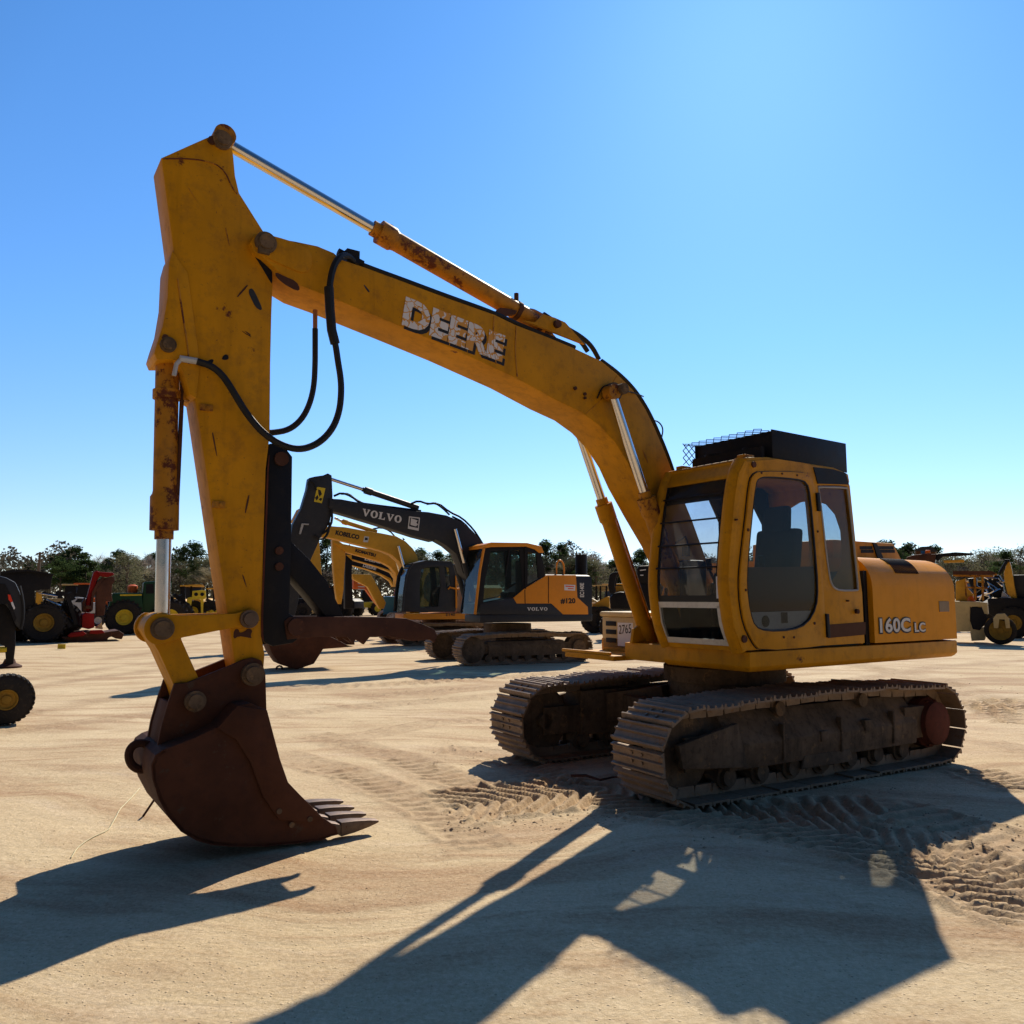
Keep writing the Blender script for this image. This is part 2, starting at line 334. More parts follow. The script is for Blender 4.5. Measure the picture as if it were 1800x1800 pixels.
# ---- crawlers
def chain_curve(L, r, zc, crown):
    pts=[]
    for i in range(25): pts.append((-L+2*L*i/24, zc-r))
    for i in range(1,18): a=-math.pi/2+math.pi*i/18; pts.append((L+r*math.cos(a), zc+r*math.sin(a)))
    for i in range(33):
        t=i/32; x=L-2*L*t; pts.append((x, zc+r+crown*(1-(2*t-1)**2)-.012*math.sin(t*math.pi*4)**2))
    for i in range(1,18): a=math.pi/2+math.pi*i/18; pts.append((-L+r*math.cos(a), zc+r*math.sin(a)))
    return pts
def resample(pts, n):
    P=np.array(pts+[pts[0]]); d=np.r_[0,np.cumsum(np.hypot(*(P[1:]-P[:-1]).T))]; T=d[-1]; out=[]
    for k in range(n):
        s=T*k/n; out.append((np.interp(s,d,P[:,0]),np.interp(s,d,P[:,1])))
    return out, T/n
def shoes(yc, w, L=1.56, r=.345, zc=.385, crown=.04, n=46, gr=.028, thick=.016):
    mb=MB(); pts,pit=resample(chain_curve(L,r,zc,crown), n*2); h=pit
    for k in range(n):
        p=Vector((pts[2*k][0],0,pts[2*k][1])); a=Vector((pts[2*k-1][0],0,pts[2*k-1][1])); b=Vector((pts[(2*k+1)%(2*n)][0],0,pts[(2*k+1)%(2*n)][1]))
        t=(b-a).normalized(); nrm=Vector((t.z,0,-t.x))   # outward
        j=random.uniform(-.004,.004); tw=random.uniform(-.006,.006)
        def q(s,o,y): return p+t*s+nrm*(o+j)+Vector((0,y,0))+nrm*(tw*y)
        y0,y1=yc-w/2,yc+w/2; H=h*.99
        prof=[(-H,0),(-H,thick),(-H*.86,thick+gr),(-H*.72,thick+gr),(-H*.62,thick),(-H*.1,thick),(0,thick+gr*.8),(H*.1,thick+gr*.8),(H*.2,thick),(H*.62,thick),(H*.74,thick+gr*.8),(H*.86,thick+gr*.8),(H*.97,thick*.6),(H*.97,0)]
        V=[q(s,o,y0) for s,o in prof]+[q(s,o,y1) for s,o in prof]; m=len(prof)
        mb.add(V,[tuple(range(m-1,-1,-1)),tuple(range(m,2*m))]+[(i,(i+1)%m,(i+1)%m+m,i+m) for i in range(m)])
        for yy in (-.085,.085):
            V=[q(s,o,yc+yy+dy) for dy in (-.022,.022) for s,o in ((-H*1.05,0),(-H*.9,-.085),(H*.9,-.085),(H*1.05,0))]
            mb.add(V,[(0,1,2,3),(7,6,5,4),(0,4,5,1),(1,5,6,2),(2,6,7,3),(3,7,4,0)])
        if k%2==0:      # bolts
            for yy in (-.06,.06):
                for ss in (-.25,.45): mb.cyl(q(H*ss,thick,yc+yy), q(H*ss,thick+.012,yc+yy), .014, n=6)
    return mb
def crawler(root, yc, w, sgn, mats, rot, name='track_frame', L=1.61, zc=.385, n=46, detail=True, r=.345):
    FR,SH,HB=mats
    mb=MB()
    yo=yc+sgn*.2; yi=yc-sgn*.2
    prof=[(yo,.22),(yo+sgn*.02,.42),(yo-sgn*.05,.54),(yc+sgn*.06,.66),(yi,.66),(yi,.22)]
    mb.prism_x(prof, -L+.30, L-.42)
    mb.box((-L+.12,yc-.19,.26),(-L+.45,yc+.19,.56)); mb.box((L-.46,yc-.17,.25),(L+.02,yc-.14,.52)); mb.box((L-.46,yc+.14,.25),(L+.02,yc+.17,.52))
    mb.prism([(L-.6,.24),(L+.1,.3),(L+.14,.48),(L-.5,.6)], yo-sgn*.02, yo+sgn*.035)        # idler guard
    mb.prism([(-.35,.15),(.35,.15),(.3,.26),(-.3,.26)], yo-.012, yo+.012)
    mb.box((-.62,yo-.02,.40),(-.50,yo+sgn*.035,.50)); mb.box((.0,yo-.02,.36),(.10,yo+sgn*.03,.45))
    for x in (-.95,-.2,.55): mb.prism([(x,.25),(x+.03,.25),(x+.03,.55),(x,.55)], yo-sgn*.03, yo+sgn*.028)
    fr=mb.build(name, FR, root, bev=.012, rot=rot)
    shoes(yc,w,L=L,zc=zc,n=n,r=r).build('track_chain', SH, fr, rot=rot, smooth=False)
    mb=MB()        # idler
    mb.seg([((L,yc-.1,zc),.22),((L,yc-.09,zc),r-.04),((L,yc-.035,zc),r-.035),((L,yc-.03,zc),r),((L,yc+.03,zc),r),((L,yc+.035,zc),r-.035),((L,yc+.09,zc),r-.04),((L,yc+.1,zc),.22)],28)
    mb.cyl((L,yc-.17,zc),(L,yc+.17,zc),.075)
    mb.build('idler_wheel', FR, fr, rot=rot)
    mb=MB()        # sprocket
    nt=21; ring=[]
    for i in range(nt*4):
        a=2*math.pi*i/(nt*4); rr=r-.03+(.035 if i%4 in (0,1) else -.03); ring.append((-L+rr*math.cos(a), zc+rr*math.sin(a)))
    mb.prism(ring, yc-.035, yc+.035)
    sp=mb.build('sprocket', FR, fr, rot=rot)
    mb=MB(); mb.seg([((-L,yc-sgn*.12,zc),.24),((-L,yc+sgn*.14,zc),.24),((-L,yc+sgn*.17,zc),.215),((-L,yc+sgn*.235,zc),.205),((-L,yc+sgn*.25,zc),.17),((-L,yc+sgn*.26,zc),.05)],28)
    for i in range(10):
        a=2*math.pi*i/10; mb.cyl((-L+.215*math.cos(a),yc+sgn*.16,zc+.215*math.sin(a)),(-L+.215*math.cos(a),yc+sgn*.185,zc+.215*math.sin(a)),.016,n=6)
    mb.build('final_drive_hub', HB, fr, rot=rot)
    for i in range(7):
        x=-L+.46+i*(2*L-.92)/6; mb=MB(); mb.seg([((x,yc-.17,.165),.07),((x,yc-.13,.165),.07),((x,yc-.13,.165),.105),((x,yc-.06,.165),.105),((x,yc-.06,.165),.075),((x,yc+.06,.165),.075),((x,yc+.06,.165),.105),((x,yc+.13,.165),.105),((x,yc+.13,.165),.07),((x,yc+.17,.165),.07)],18)
        mb.build('track_roller', FR, fr, rot=rot)
    for x in (-.62,.5):
        mb=MB(); mb.cyl((x,yc-.13,.66),(x,yc+.14,.66),.062); mb.box((x-.05,yc-sgn*.19,.5),(x+.05,yc-sgn*.12,.7)); mb.build('carrier_roller', FR, fr, rot=rot)
    return fr
crawler(ex, 1.0, .6, 1, (DIRTY,SHOE,HUBRED), DROT)
crawler(ex,-1.0, .6,-1, (DIRTY,SHOE,HUBRED), DROT)
mb=MB(); mb.prism_z([(-.75,-.85),(.75,-.85),(.95,0),(.75,.85),(-.75,.85),(-.95,0)],.42,.62)
for sx in (1,-1):
    for sy in (1,-1): mb.bar((sx*.45,sy*.3,.58),(sx*.75,sy*.92,.46),.34,.3)
mb.cyl((0,0,.6),(0,0,.80),.56,n=36); mb.build('car_body', DIRTY, ex, bev=.01, rot=DROT)
mb=MB(); mb.cyl((0,0,.79),(0,0,.93),.60,n=48); mb.cyl((0,0,.93),(0,0,1.05),.53,n=48)
for i in range(30):
    a=2*math.pi*i/30; mb.cyl((.57*math.cos(a),.57*math.sin(a),.93),(.57*math.cos(a),.57*math.sin(a),.96),.016,n=6)
mb.build('slewing_ring', DIRTY, ex)

# ---- house
def arc_tail(rad, ins, ymax, n=14):
    a0=math.asin((ymax-ins)/(rad-ins)); return [(-(rad-ins)*math.cos(a0-2*a0*i/n), (rad-ins)*math.sin(a0-2*a0*i/n)) for i in range(n+1)]
mb=MB()          # revolving frame deck: skirt all round under cab and hood
front=1.10
def deck(z, ins, n=14):
    t=arc_tail(2.46, ins, 1.25); return [(front-ins,-1.25+ins),(front-ins,-.35),(front-.15,-.35)][:0]+[(.55,-1.25+ins),(.55,-.55),(.95,-.42),(.95,.27),(front-ins,.27),(front-ins,1.25-ins)]+[(x,y) for x,y in t]
def loft(mb, rings, m=0):
    n=len(rings[0]); V=[p for r_ in rings for p in r_]; F=[]
    for k in range(len(rings)-1):
        for i in range(n): F.append((k*n+i,k*n+(i+1)%n,(k+1)*n+(i+1)%n,(k+1)*n+i))
    F.append(tuple(range(n-1,-1,-1))); F.append(tuple((len(rings)-1)*n+i for i in range(n)))
    return mb.add(V,F,m)
loft(mb,[[(x,y,z) for x,y in deck(z,i)] for z,i in ((1.0,.05),(1.02,.02),(1.045,0),(1.165,0))])
mb.build('revolving_frame', YEL, ex, bev=.006)
mb=MB()          # counterweight underside, scraped
t=arc_tail(2.5,0,1.2); loft(mb,[[(x,y,z) for x,y in [(-1.62,-1.2+i),(-1.62,1.2-i)]+[(x+i*.6,y*(1-i*.3)) for x,y in t]] for z,i in ((1.02,.14),(1.06,.05),(1.12,.0),(1.166,0))])
mb.build('counterweight_base', YELW, ex)
# hood / engine cover with rounded top edge
mb=MB(); rings=[]
prof=[(1.185,0),(1.55,0)]+[(1.68+.30*math.sin(a)+.02, .25*(1-math.cos(a))) for a in [R(d) for d in range(0,91,10)]]
for z,i in prof:
    t=arc_tail(2.47,i*1.05,1.25); rings.append([(x,y,z) for x,y in [(-.66,-1.25+i),(-.66,1.25-i)]+t])
loft(mb,rings); hood=mb.build('engine_hood', YELH, ex, ang=50)
mb=MB(); rings=[]          # lower dark gap strip
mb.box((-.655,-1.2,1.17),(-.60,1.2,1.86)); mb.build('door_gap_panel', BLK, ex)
# louvres on the hood edge
mb=MB()
for k in range(15):
    x=-1.12-.028*k*1.0; pts=[]
    for d in range(28,80,6):
        a=R(d); z=1.70+.30*math.sin(a); i=.25*(1-math.cos(a)); pts.append((x-.0*d,1.25-i+.001,z+.003))
    mb.tube(pts,.0055,n=5)
mb.build_each('hood_louvre', BLK, hood)
mb=MB(); mb.box((-2.02,1.2505,1.52),(-1.90,1.254,1.68)); 
a=M.loc(1650,1057,Y=1.25); b=M.loc(1668,1075,Y=1.25)
mb=MB(); mb.box((a.x,1.246,a.z),(b.x,1.256,b.z)); mb.build('tag_plate', PLATE, hood)
# model lettering: black halo + white
A=M.loc(1547,1112.5,Y=1.256); B=M.loc(1601,1113,Y=1.256)
letters('model_lettering', font_mesh('160C',.075,space=1.0), (A.x+.012,1.255,A.z-.014), (B.x-.012,1.255,A.z-.014), .165, (0,1,0), LETB, hood)
letters('model_lettering', font_mesh('160C',.03,space=1.06), (A.x,1.258,A.z), (B.x,1.258,A.z), .137, (0,1,0), LETW, hood)
A2=M.loc(1608,1111,Y=1.256); B2=M.loc(1627,1111,Y=1.256)
letters('model_lettering', font_mesh('LC',.07), (A2.x+.01,1.255,A2.z-.012), (B2.x-.01,1.255,A2.z-.012), .112, (0,1,0), LETB, hood)
letters('model_lettering', font_mesh('LC',.03), (A2.x,1.258,A2.z), (B2.x,1.258,A2.z), .09, (0,1,0), LETW, hood)
# raised engine vent on the hood
q0=M.loc(1500,985,Y=.55); q1=M.loc(1590,983,Y=.55); q2=M.loc(1571,955,Y=.55)
mb=MB(); mb.prism([(q0.x+.35,1.97),(q1.x,1.97),(q2.x,q2.z),(q0.x+.35,q2.z)], -.5,.55)
vent=mb.build('engine_vent_box', YEL, ex, bev=.02)
mb=MB()
for row in range(2):
    for k in range(24):
        u=1512+k*2.5
        if 1534<u<1544: continue
        a=M.loc(u+row*2,960+row*6.2,Y=.55); mb.box((a.x-.012,.55,a.z-.036),(a.x+.011,.553,a.z))
mb.build_each('vent_slot', BLK, vent, smooth=False)
mb=MB(); mb.prism(M.P([(1534,954),(1541,956),(1553,982),(1543,982)],.56),.553,.565); mb.build('vent_strap', BLK, vent)
mb=MB(); mb.cyl((-1.3,-.35,1.98),(-1.3,-.35,2.1),.06); mb.build('exhaust_pipe', RUST, ex)
# right-hand storage box in front with louvres and paper sign
mb=MB(); mb.box((-.5,-1.24,1.05),(.55,-.60,1.40)); box=mb.build('storage_box', CREAM, ex, bev=.02)
mb=MB(); mb.box((-.5,-1.26,1.40),(.57,-.56,1.455)); mb.build('box_lid', CREAM, box, bev=.02)
mb=MB()
for k in range(3): mb.box((.551,-1.17,1.12+.09*k),(.556,-1.0,1.17+.09*k))
mb.build_each('louvre_slot', BLK, box, bev=.01)
mb=MB(); mb.box((.551,-.975,1.09),(.556,-.73,1.34)); sg=mb.build('paper_sign', PAPER, box)
tag(sg,'white paper with handwritten lot number')
letters('handwriting', font_mesh('2765',.004,shear=.15), (.558,-.955,1.215), (.558,-.75,1.235), .095, (1,0,0), LETB, sg)
mb=MB(); mb.prism_z([(.5,-1.3),(.95,-1.3),(1.1,-1.2),(1.1,-.42),(.5,-.42)],.985,1.035); mb.bar((1.07,-1.28,1.05),(1.07,-.5,1.05),.03,.03); mb.build('front_step', YEL, ex, bev=.006)
# centre front plates carrying boom and cylinders
mb=MB()
for sy in (.27,-.30):
    mb.prism([(-.1,1.16),(.98,1.16),(.95,1.30),(.62,1.45),(.5,1.72),(.3,1.80),(.05,1.7)], sy-.02, sy+.02)
mb.build('boom_bracket', YEL, ex, bev=.006)
mb=MB(); mb.box((-.58,-1.2,1.16),(.4,-.58,1.35)); mb.box((-.64,-.55,1.16),(.05,.24,1.75)); mb.build('tank_cover', YEL, ex, bev=.03)
mb=MB(); mb.tube([(.8,.2,1.15),(.92,.17,1.3),(.9,.14,1.5),(.7,.1,1.7)],.02,smooth=2); mb.tube([(.75,.1,1.15),(.88,.05,1.32),(.8,.02,1.7)],.018,smooth=2)
mb.build('hydraulic_hose', RUBBER, ex)

# ---- cab
YS=1.245
def cx(u,v): q=M.loc(u,v,Y=YS); return (q.x,q.z)
def crop5(pts): return [(1020+x/3.6,740+y/3.6) for x,y in pts]
def roundpoly(pts, it=2):
    P=[Vector(p) for p in pts]
    for _ in range(it):
        Q=[]
        for i in range(len(P)): a=P[i]; b=P[(i+1)%len(P)]; Q+=[a*.75+b*.25,a*.25+b*.75]
        P=Q
    return [(p[0],p[1]) for p in P]
front_edge=[(x,z) for x,z in [cx(*p) for p in crop5([(1045,255),(1010,330),(985,480),(955,800),(945,1000),(955,1120),(980,1300),(1035,1455)])]]
door_win=[cx(*p) for p in crop5([(1105,400),(1078,640),(1055,900),(1050,1050),(1070,1210),(1100,1300),(1170,1330),(1330,1325),(1430,1285),(1490,1180),(1500,1050),(1480,800),(1450,470),(1430,390),(1370,368),(1170,353),(1122,365)])]
rear_win=[cx(*p) for p in crop5([(1506,403),(1510,420),(1535,620),(1560,850),(1582,1000),(1592,1035),(1612,1065),(1650,1080),(1762,1079),(1768,1070),(1752,900),(1726,640),(1700,425),(1692,408)])]
outl=front_edge+[cx(*p) for p in crop5([(1806,1405),(1790,1085),(1748,760),(1712,410),(1672,325),(1420,265),(1250,240)])]
mb=MB(); mb.plate(outl,[roundpoly(door_win,1),roundpoly(rear_win,1)],1.195,1.235)
cab=mb.build('cab', YEL, ex, bev=.004)
# the door, proud of the cab side, with its seam
door_o=[cx(*p) for p in crop5([(1128,318),(1085,345),(1068,400),(1045,620),(1014,880),(1003,1020),(1012,1160),(1035,1285),(1085,1395),(1135,1455),(1540,1425),(1552,1400),(1530,1000),(1512,800),(1490,500),(1470,385),(1440,338),(1400,325)])]
mb=MB(); mb.plate(roundpoly(door_o,1),[roundpoly(door_win,1)],1.238,1.256)
door=mb.build('cab_door', YEL, ex, bev=.004)
mb=MB(); mb.plate(roundpoly([((x-.4)*1.012+.4,(z-1.9)*1.008+1.9) for x,z in door_o],1),[roundpoly(door_win,1)],1.2355,1.2385); mb.build('door_seal', RUBBER, door)
def rim(poly, y, r, mat, par, name):
    mb=MB(); mb.tube([(x,y,z) for x,z in roundpoly(poly,1)],r,n=6,closed=True); return mb.build(name, mat, par)
rim(door_win,1.25,.009,RUBBER,door,'window_seal'); 
mb=MB(); mb.prism(roundpoly(door_win,1),1.238,1.243); mb.build('door_window', GLASS, door, smooth=False)
mb=MB(); mb.prism(roundpoly(rear_win,1),1.214,1.219); rwg=mb.build('rear_side_window', GLASS, ex, smooth=False)
rim([((x+.23)*.97-.23,(z-2)*.97+2) for x,z in rear_win],1.235,.010,LGREY,rwg,'window_trim')
# door inner lining: brown panel, grey foot panel
mb=MB(); mb.prism([cx(*p) for p in crop5([(1052,925),(1065,1212),(1300,1200),(1450,1200),(1490,1150),(1498,920)])],1.205,1.225); mb.build('door_lining', BROWN, door)
mb=MB(); mb.prism([cx(*p) for p in crop5([(1068,1212),(1100,1295),(1170,1328),(1330,1323),(1428,1284),(1470,1200)])],1.222,1.232); lp=mb.build('door_foot_panel', LGREY, door)
a=cx(*crop5([(1180,1268)])[0]); mb=MB(); mb.cyl((a[0],1.232,a[1]),(a[0],1.2365,a[1]),.048,n=20); b_=cx(*crop5([(1298,1245)])[0]); mb.box((b_[0]-.042,1.232,b_[1]-.045),(b_[0]+.04,1.2365,b_[1]+.045)); mb.build('speaker_grille', BLK, lp)
# hinges, handle, stripe, bolts, patch
mb=MB(); h0=[cx(*p) for p in crop5([(1480,455),(1498,455),(1508,572),(1490,572)])]; mb.prism(h0,1.25,1.275); h0=[cx(*p) for p in crop5([(1543,1220),(1560,1220),(1570,1370),(1552,1370)])]; mb.prism(h0,1.25,1.27); mb.build_each('door_hinge', BLK, door, bev=.004)
mb=MB(); mb.prism([cx(*p) for p in crop5([(1570,1290),(1808,1272),(1808,1352),(1572,1374)])],1.236,1.242); mb.build('brown_stripe', BROWN, cab)
mb=MB(); mb.prism([cx(*p) for p in crop5([(1478,292),(1600,305),(1682,330),(1702,402),(1505,396)])],1.236,1.244); mb.build('dark_header_panel', BLK, cab)
mb=MB()
for u,v,r in [(1140,330,.009),(1270,335,.009),(1365,345,.009),(1055,690,.014),(1040,1070,.011),(1495,700,.011),(1475,1280,.013),(1280,1368,.011),(1345,1368,.011),(1750,1205,.022),(1690,1138,.008),(985,625,.008)]:
    x,z=cx(*crop5([(u,v)])[0]); mb.cyl((x,1.23,z),(x,1.262,z),r,n=10)
for u,v,r in [(1100,275,.026),(1040,1380,.03)]:
    x,z=cx(*crop5([(u,v)])[0]); mb.cyl((x,1.22,z),(x,1.25,z),r,n=14)
mb.build_each('bolt', RUST, cab)
# rounded front corner posts
fe=[(x,z) for x,z in front_edge]
def corner(y, r, name, dx=0):
    mb=MB(); mb.tube([(x-.0+dx,y,z) for x,z in fe],r,n=14,smooth=1); return mb.build(name, YEL, ex)
corner(1.165,.072,'corner_post',-.045); corner(.34,.05,'corner_post',-.03)
wsx=[(x-.03,z) for x,z in fe]       # windshield follows the post line
def wx(z):
    zz=[p[1] for p in wsx][::-1]; xx=[p[0] for p in wsx][::-1]; return float(np.interp(z,zz,xx))
ztop=fe[0][1]; zbot=fe[-1][1]
def ws_sheet(name, z0, z1, y0, y1, mat, par, off=0, th=.005, n=10):
    mb=MB(); V=[];F=[]
    for k in range(n+1):
        z=z0+(z1-z0)*k/n
        for y in (y0,y1):
            V+= [(wx(z)+off,y,z),(wx(z)+off-th,y,z)]
    for k in range(n):
        a=k*4; b=a+4
        F+=[(a,a+2,b+2,b),(a+1,b+1,b+3,a+3),(a,b,b+1,a+1),(a+2,a+3,b+3,b+2)]
    F+=[(0,1,3,2),(n*4,n*4+2,n*4+3,n*4+1)]
    mb.add(V,F); return mb.build(name, mat, par)
zsplit=1.60
g1=ws_sheet('windshield', zsplit, ztop-.10, .38,1.10, GLASSW, ex)
ws_sheet('windshield_header', ztop-.13, ztop+.02, .36,1.12, YEL, cab, .012,.04)
ws_sheet('windshield_visor', ztop-.30, ztop-.12, .40,1.10, BLK, g1, -.012,.01)
ws_sheet('windshield_seal', zsplit, ztop-.12, .36,.405, RUBBER, g1, .004,.02); ws_sheet('windshield_seal', zsplit, ztop-.12, 1.075,1.115, RUBBER, g1, .004,.02)
ws_sheet('windshield_seal', zsplit-.03, zsplit+.025, .36,1.115, RUBBER, g1, .004,.02,2)
lw0,lw1=zbot+.03,zsplit-.03
g2=ws_sheet('lower_front_window', lw0+.045, lw1-.045, .39,1.065, GLASS, ex)
for (a,b,y0,y1) in ((lw1-.05,lw1,.34,1.11),(lw0,lw0+.05,.36,1.11),(lw0+.03,lw1-.03,.34,.40),(lw0+.03,lw1-.03,1.06,1.12)):
    ws_sheet('white_window_frame', a,b,y0,y1, WHITE, g2, .008,.03,4)
ws_sheet('front_sill', zbot-.01, lw0, .30,1.15, YEL, cab, .012,.04,3)
mb=MB()
for z in (1.86,2.06,2.27,2.48):
    mb.tube([(wx(z)+.02,.39,z+.004),(wx(z)+.02,1.09,z)],.0085,n=6)
mb.build_each('guard_bar', BLK, g1)
mb=MB(); x=wx(1.62)+.01; mb.box((x-.01,1.085,1.60),(x+.012,1.16,1.78)); st=mb.build('white_sticker', PAPER, cab)
letters('sticker_number', font_mesh('5033',.01), (x+.0135,1.145,1.74), (x+.0135,1.145,1.64), .035, (1,0,0), LETB, st)
# inner side wall, rear wall, roof, floor
il=[(x-.02,z) for x,z in fe]+[(-.52,1.18),(-.46,1.9),(-.40,ztop-.02)]
def rect_hole(a,b,c,d): return [(a,c),(b,c),(b,d),(a,d)]
mb=MB(); mb.plate(il,[roundpoly([(1.19,1.62),(1.17,1.95),(1.03,2.62),(.34,2.62),(.34,1.5),(1.0,1.5)],1), roundpoly([(.27,1.75),(-.32,1.75),(-.30,2.55),(.27,2.55)],1)],.285,.315); mb.build('cab_inner_wall', BLK, cab)
mb=MB(); mb.add([(x,.30,z) for x,z in ((1.19,1.5),(1.17,1.95),(1.03,2.62),(.34,2.62),(.34,1.5))],[(0,1,2,3,4)]); mb.build('far_side_window', GLASSW, ex, smooth=False)
mb=MB()     # rear wall with window opening (in the YZ plane)
def wall_x(yz, holes, x0, x1, slope=0):
    m=MB(); m.plate([(y,z) for y,z in yz], holes, x0, x1); m.v=[(v[1]+ (slope*(v[2]-1.2)), v[0], v[2]) for v in m.v]; return m
wall_x([(.3,1.18),(1.22,1.18),(1.20,ztop-.02),(.3,ztop-.02)],[roundpoly([(.42,1.72),(1.1,1.72),(1.1,2.55),(.42,2.55)],2)],-.52,-.49,.07).build('cab_rear_wall', YEL, cab, bev=.003)
wall_x([(.43,1.7),(1.1,1.7),(1.1,2.56),(.43,2.56)],[],-.505,-.50,.07).build('rear_window', GLASS, ex, smooth=False)
mb=MB(); rf=[(fe[0][0]-.02,ztop-.03),(fe[0][0]-.05,ztop+.045),(.75,ztop+.075),(-.2,ztop+.07),(-.42,ztop+.03),(-.44,ztop-.06),(-.40,ztop-.07),(-.3,ztop-.02)]
mb.prism(rf,.29,1.215); rf_o=mb.build('cab_roof', YEL, ex, bev=.025, seg=3)
mb=MB(); mb.box((.86,1.08,ztop+.05),(.98,1.17,ztop+.085)); mb.box((.86,.36,ztop+.05),(.98,.44,ztop+.085)); mb.build_each('roof_bracket', YELW, rf_o, bev=.006)
mb=MB(); mb.box((-.5,.32,1.17),(1.05,1.19,1.22)); mb.build('cab_floor', BLK, cab)
# interior
mb=MB(); mb.prism([(.12,1.55),(.62,1.52),(.64,1.66),(.14,1.68)],.52,1.0); mb.prism([(.0,1.22),(.5,1.22),(.45,1.54),(.1,1.54)],.56,.96)
seat=mb.build('seat', SEATM, ex, bev=.04, seg=3)
mb=MB(); mb.prism([(.06,1.62),(.2,1.62),(.10,2.25),(-.04,2.25)],.53,.99); mb.build('backrest', SEATM, seat, bev=.05, seg=3)
mb=MB(); mb.prism([(.02,2.22),(.12,2.22),(.09,2.47),(.0,2.47)],.62,.90); mb.build('headrest', SEATM, seat, bev=.045, seg=3)
mb=MB(); mb.box((-.2,.40,1.22),(.62,.52,1.75)); mb.box((.0,1.01,1.22),(.62,1.13,1.72)); mb.box((.75,.38,1.22),(1.0,.5,1.95)); mb.build_each('control_console', BLK, ex, bev=.03)
mb=MB()
for y in (.47,1.07): mb.tube([(.6,y,1.72),(.68,y,1.86)],.012); mb.cyl((.68,y,1.86),(.70,y,1.97),.026,n=10)
for y in (.70,.84): mb.tube([(.85,y,1.2),(.92,y,1.55),(.86,y,1.82)],.012); mb.box((.82,y-.035,1.20),(1.0,y+.035,1.23))
mb.build('control_lever', BLK, ex)
mb=MB(); mb.tube([(1.07,.42,2.1),(1.02,.5,2.16),(.98,.5,2.05)],.01); mb.box((1.0,.47,1.98),(1.04,.53,2.07)); mb.build('wiper_motor', BLK, g1)
mb=MB(); P_=[(-.42,.62,1.62),(-.3,1.05,1.66)]
mb.seg([((-.35,.55,1.63),.09),((-.33,.7,1.68),.16),((-.3,.88,1.66),.15),((-.3,1.05,1.62),.07)],12); mb.build('blue_cloth_bundle', BLUEJ, ex)
mb=MB(); mb.box((-.48,.34,1.22),(-.15,1.15,1.6)); mb.build('rear_shelf', BLK, ex, bev=.02)
# roof guard: black box with expanded-metal mesh front
zg0,zg1=ztop+.08,ztop+.33
mb=MB()
gx0,gx1=-.42,.66; th=.012
mb.prism([(gx1,zg0),(gx0,zg0-.04),(gx0,zg1-.01),(gx1,zg1)],1.19,1.19+th); mb.prism([(gx1,zg0),(gx0,zg0-.04),(gx0,zg1-.01),(gx1,zg1)],.30,.30+th)
mb.box((gx0,.312,zg0),(gx0+th,1.19,zg1-.01)); mb.box((gx0+.012,.312,zg1-.02),(gx1-.02,1.19,zg1-.008)); mb.box((gx1-.03,.312,zg0),(gx1-.018,1.19,zg1-.02))
gd=mb.build('roof_guard', BLK, ex, bev=.003)
mb=MB(); x0,x1=.60,.84; ys=np.linspace(.30,1.20,21); 
for k in range(5):
    for i in range(len(ys)-1):
        za=zg1-.02+(k/5)*.005; zb=zg1-.02+((k+1)/5)*.005; xa=x0+(x1-x0)*k/5; xb=x0+(x1-x0)*(k+1)/5
        a,b=(ys[i],ys[i+1]) if (i+k)%2==0 else (ys[i+1],ys[i])
        mb.tube([(xa,a,za),(xb,b,zb)],.0042,n=4)
for k in range(6):
    for i in range(4):
        za=zg1-.0-k*.034; xa=.66+i*.04; a,b=(xa,xa+.04) if (i+k)%2==0 else (xa+.04,xa)
        mb.tube([(a,.30,za),(b,.30,za-.034)],.0042,n=4)
mb.build('wire_mesh', BLK, gd, smooth=False)
mb=MB(); mb.box((.70,.34,zg0-.01),(.74,1.15,zg0+.10)); mb.cyl((.6,.5,zg0),(.6,.5,zg0+.13),.1); mb.cyl((.6,.95,zg0),(.6,.95,zg0+.13),.1); mb.build('guard_crossbar', BLK, gd)

# ---- boom
BW=.205
near_top=[(478,417),(520,424),(558,432),(587,444),(600,456),(640,469),(702,492),(785,523),(870,553),(907,571),(960,591),(1010,612),(1057,634),(1085,657),(1113,685),(1135,719),(1150,750),(1169,794),(1183,831)]
near_bot=[(1180,957),(1150,905),(1120,850),(1103,812),(1081,777),(1054,748),(1023,725),(979,704),(908,665),(796,613),(702,573),(640,547),(578,521),(530,503),(490,478),(462,452)]
boss=[(447,443),(440,425),(449,411),(463,408)]
bt=M.P(near_top,BW); bb=M.P(near_bot,BW); bs=M.P(boss,BW)
foot=[(.98,2.25),(.55,1.86),(.42,1.62),(.34,1.50),(.24,1.55),(.22,1.66),(.30,1.80)]
a_=bt[-1]; b_=bb[0]
footf=[(a_[0]-.25,a_[1]-.45),(.42,1.95),(.22,1.68),(.22,1.56),(.33,1.49),(.44,1.56),(.7,1.78)]
mb=MB(); mb.prism(bt+footf+bb+bs, -BW, BW)
boom=mb.build('boom', YEL, ex, bev=.012)
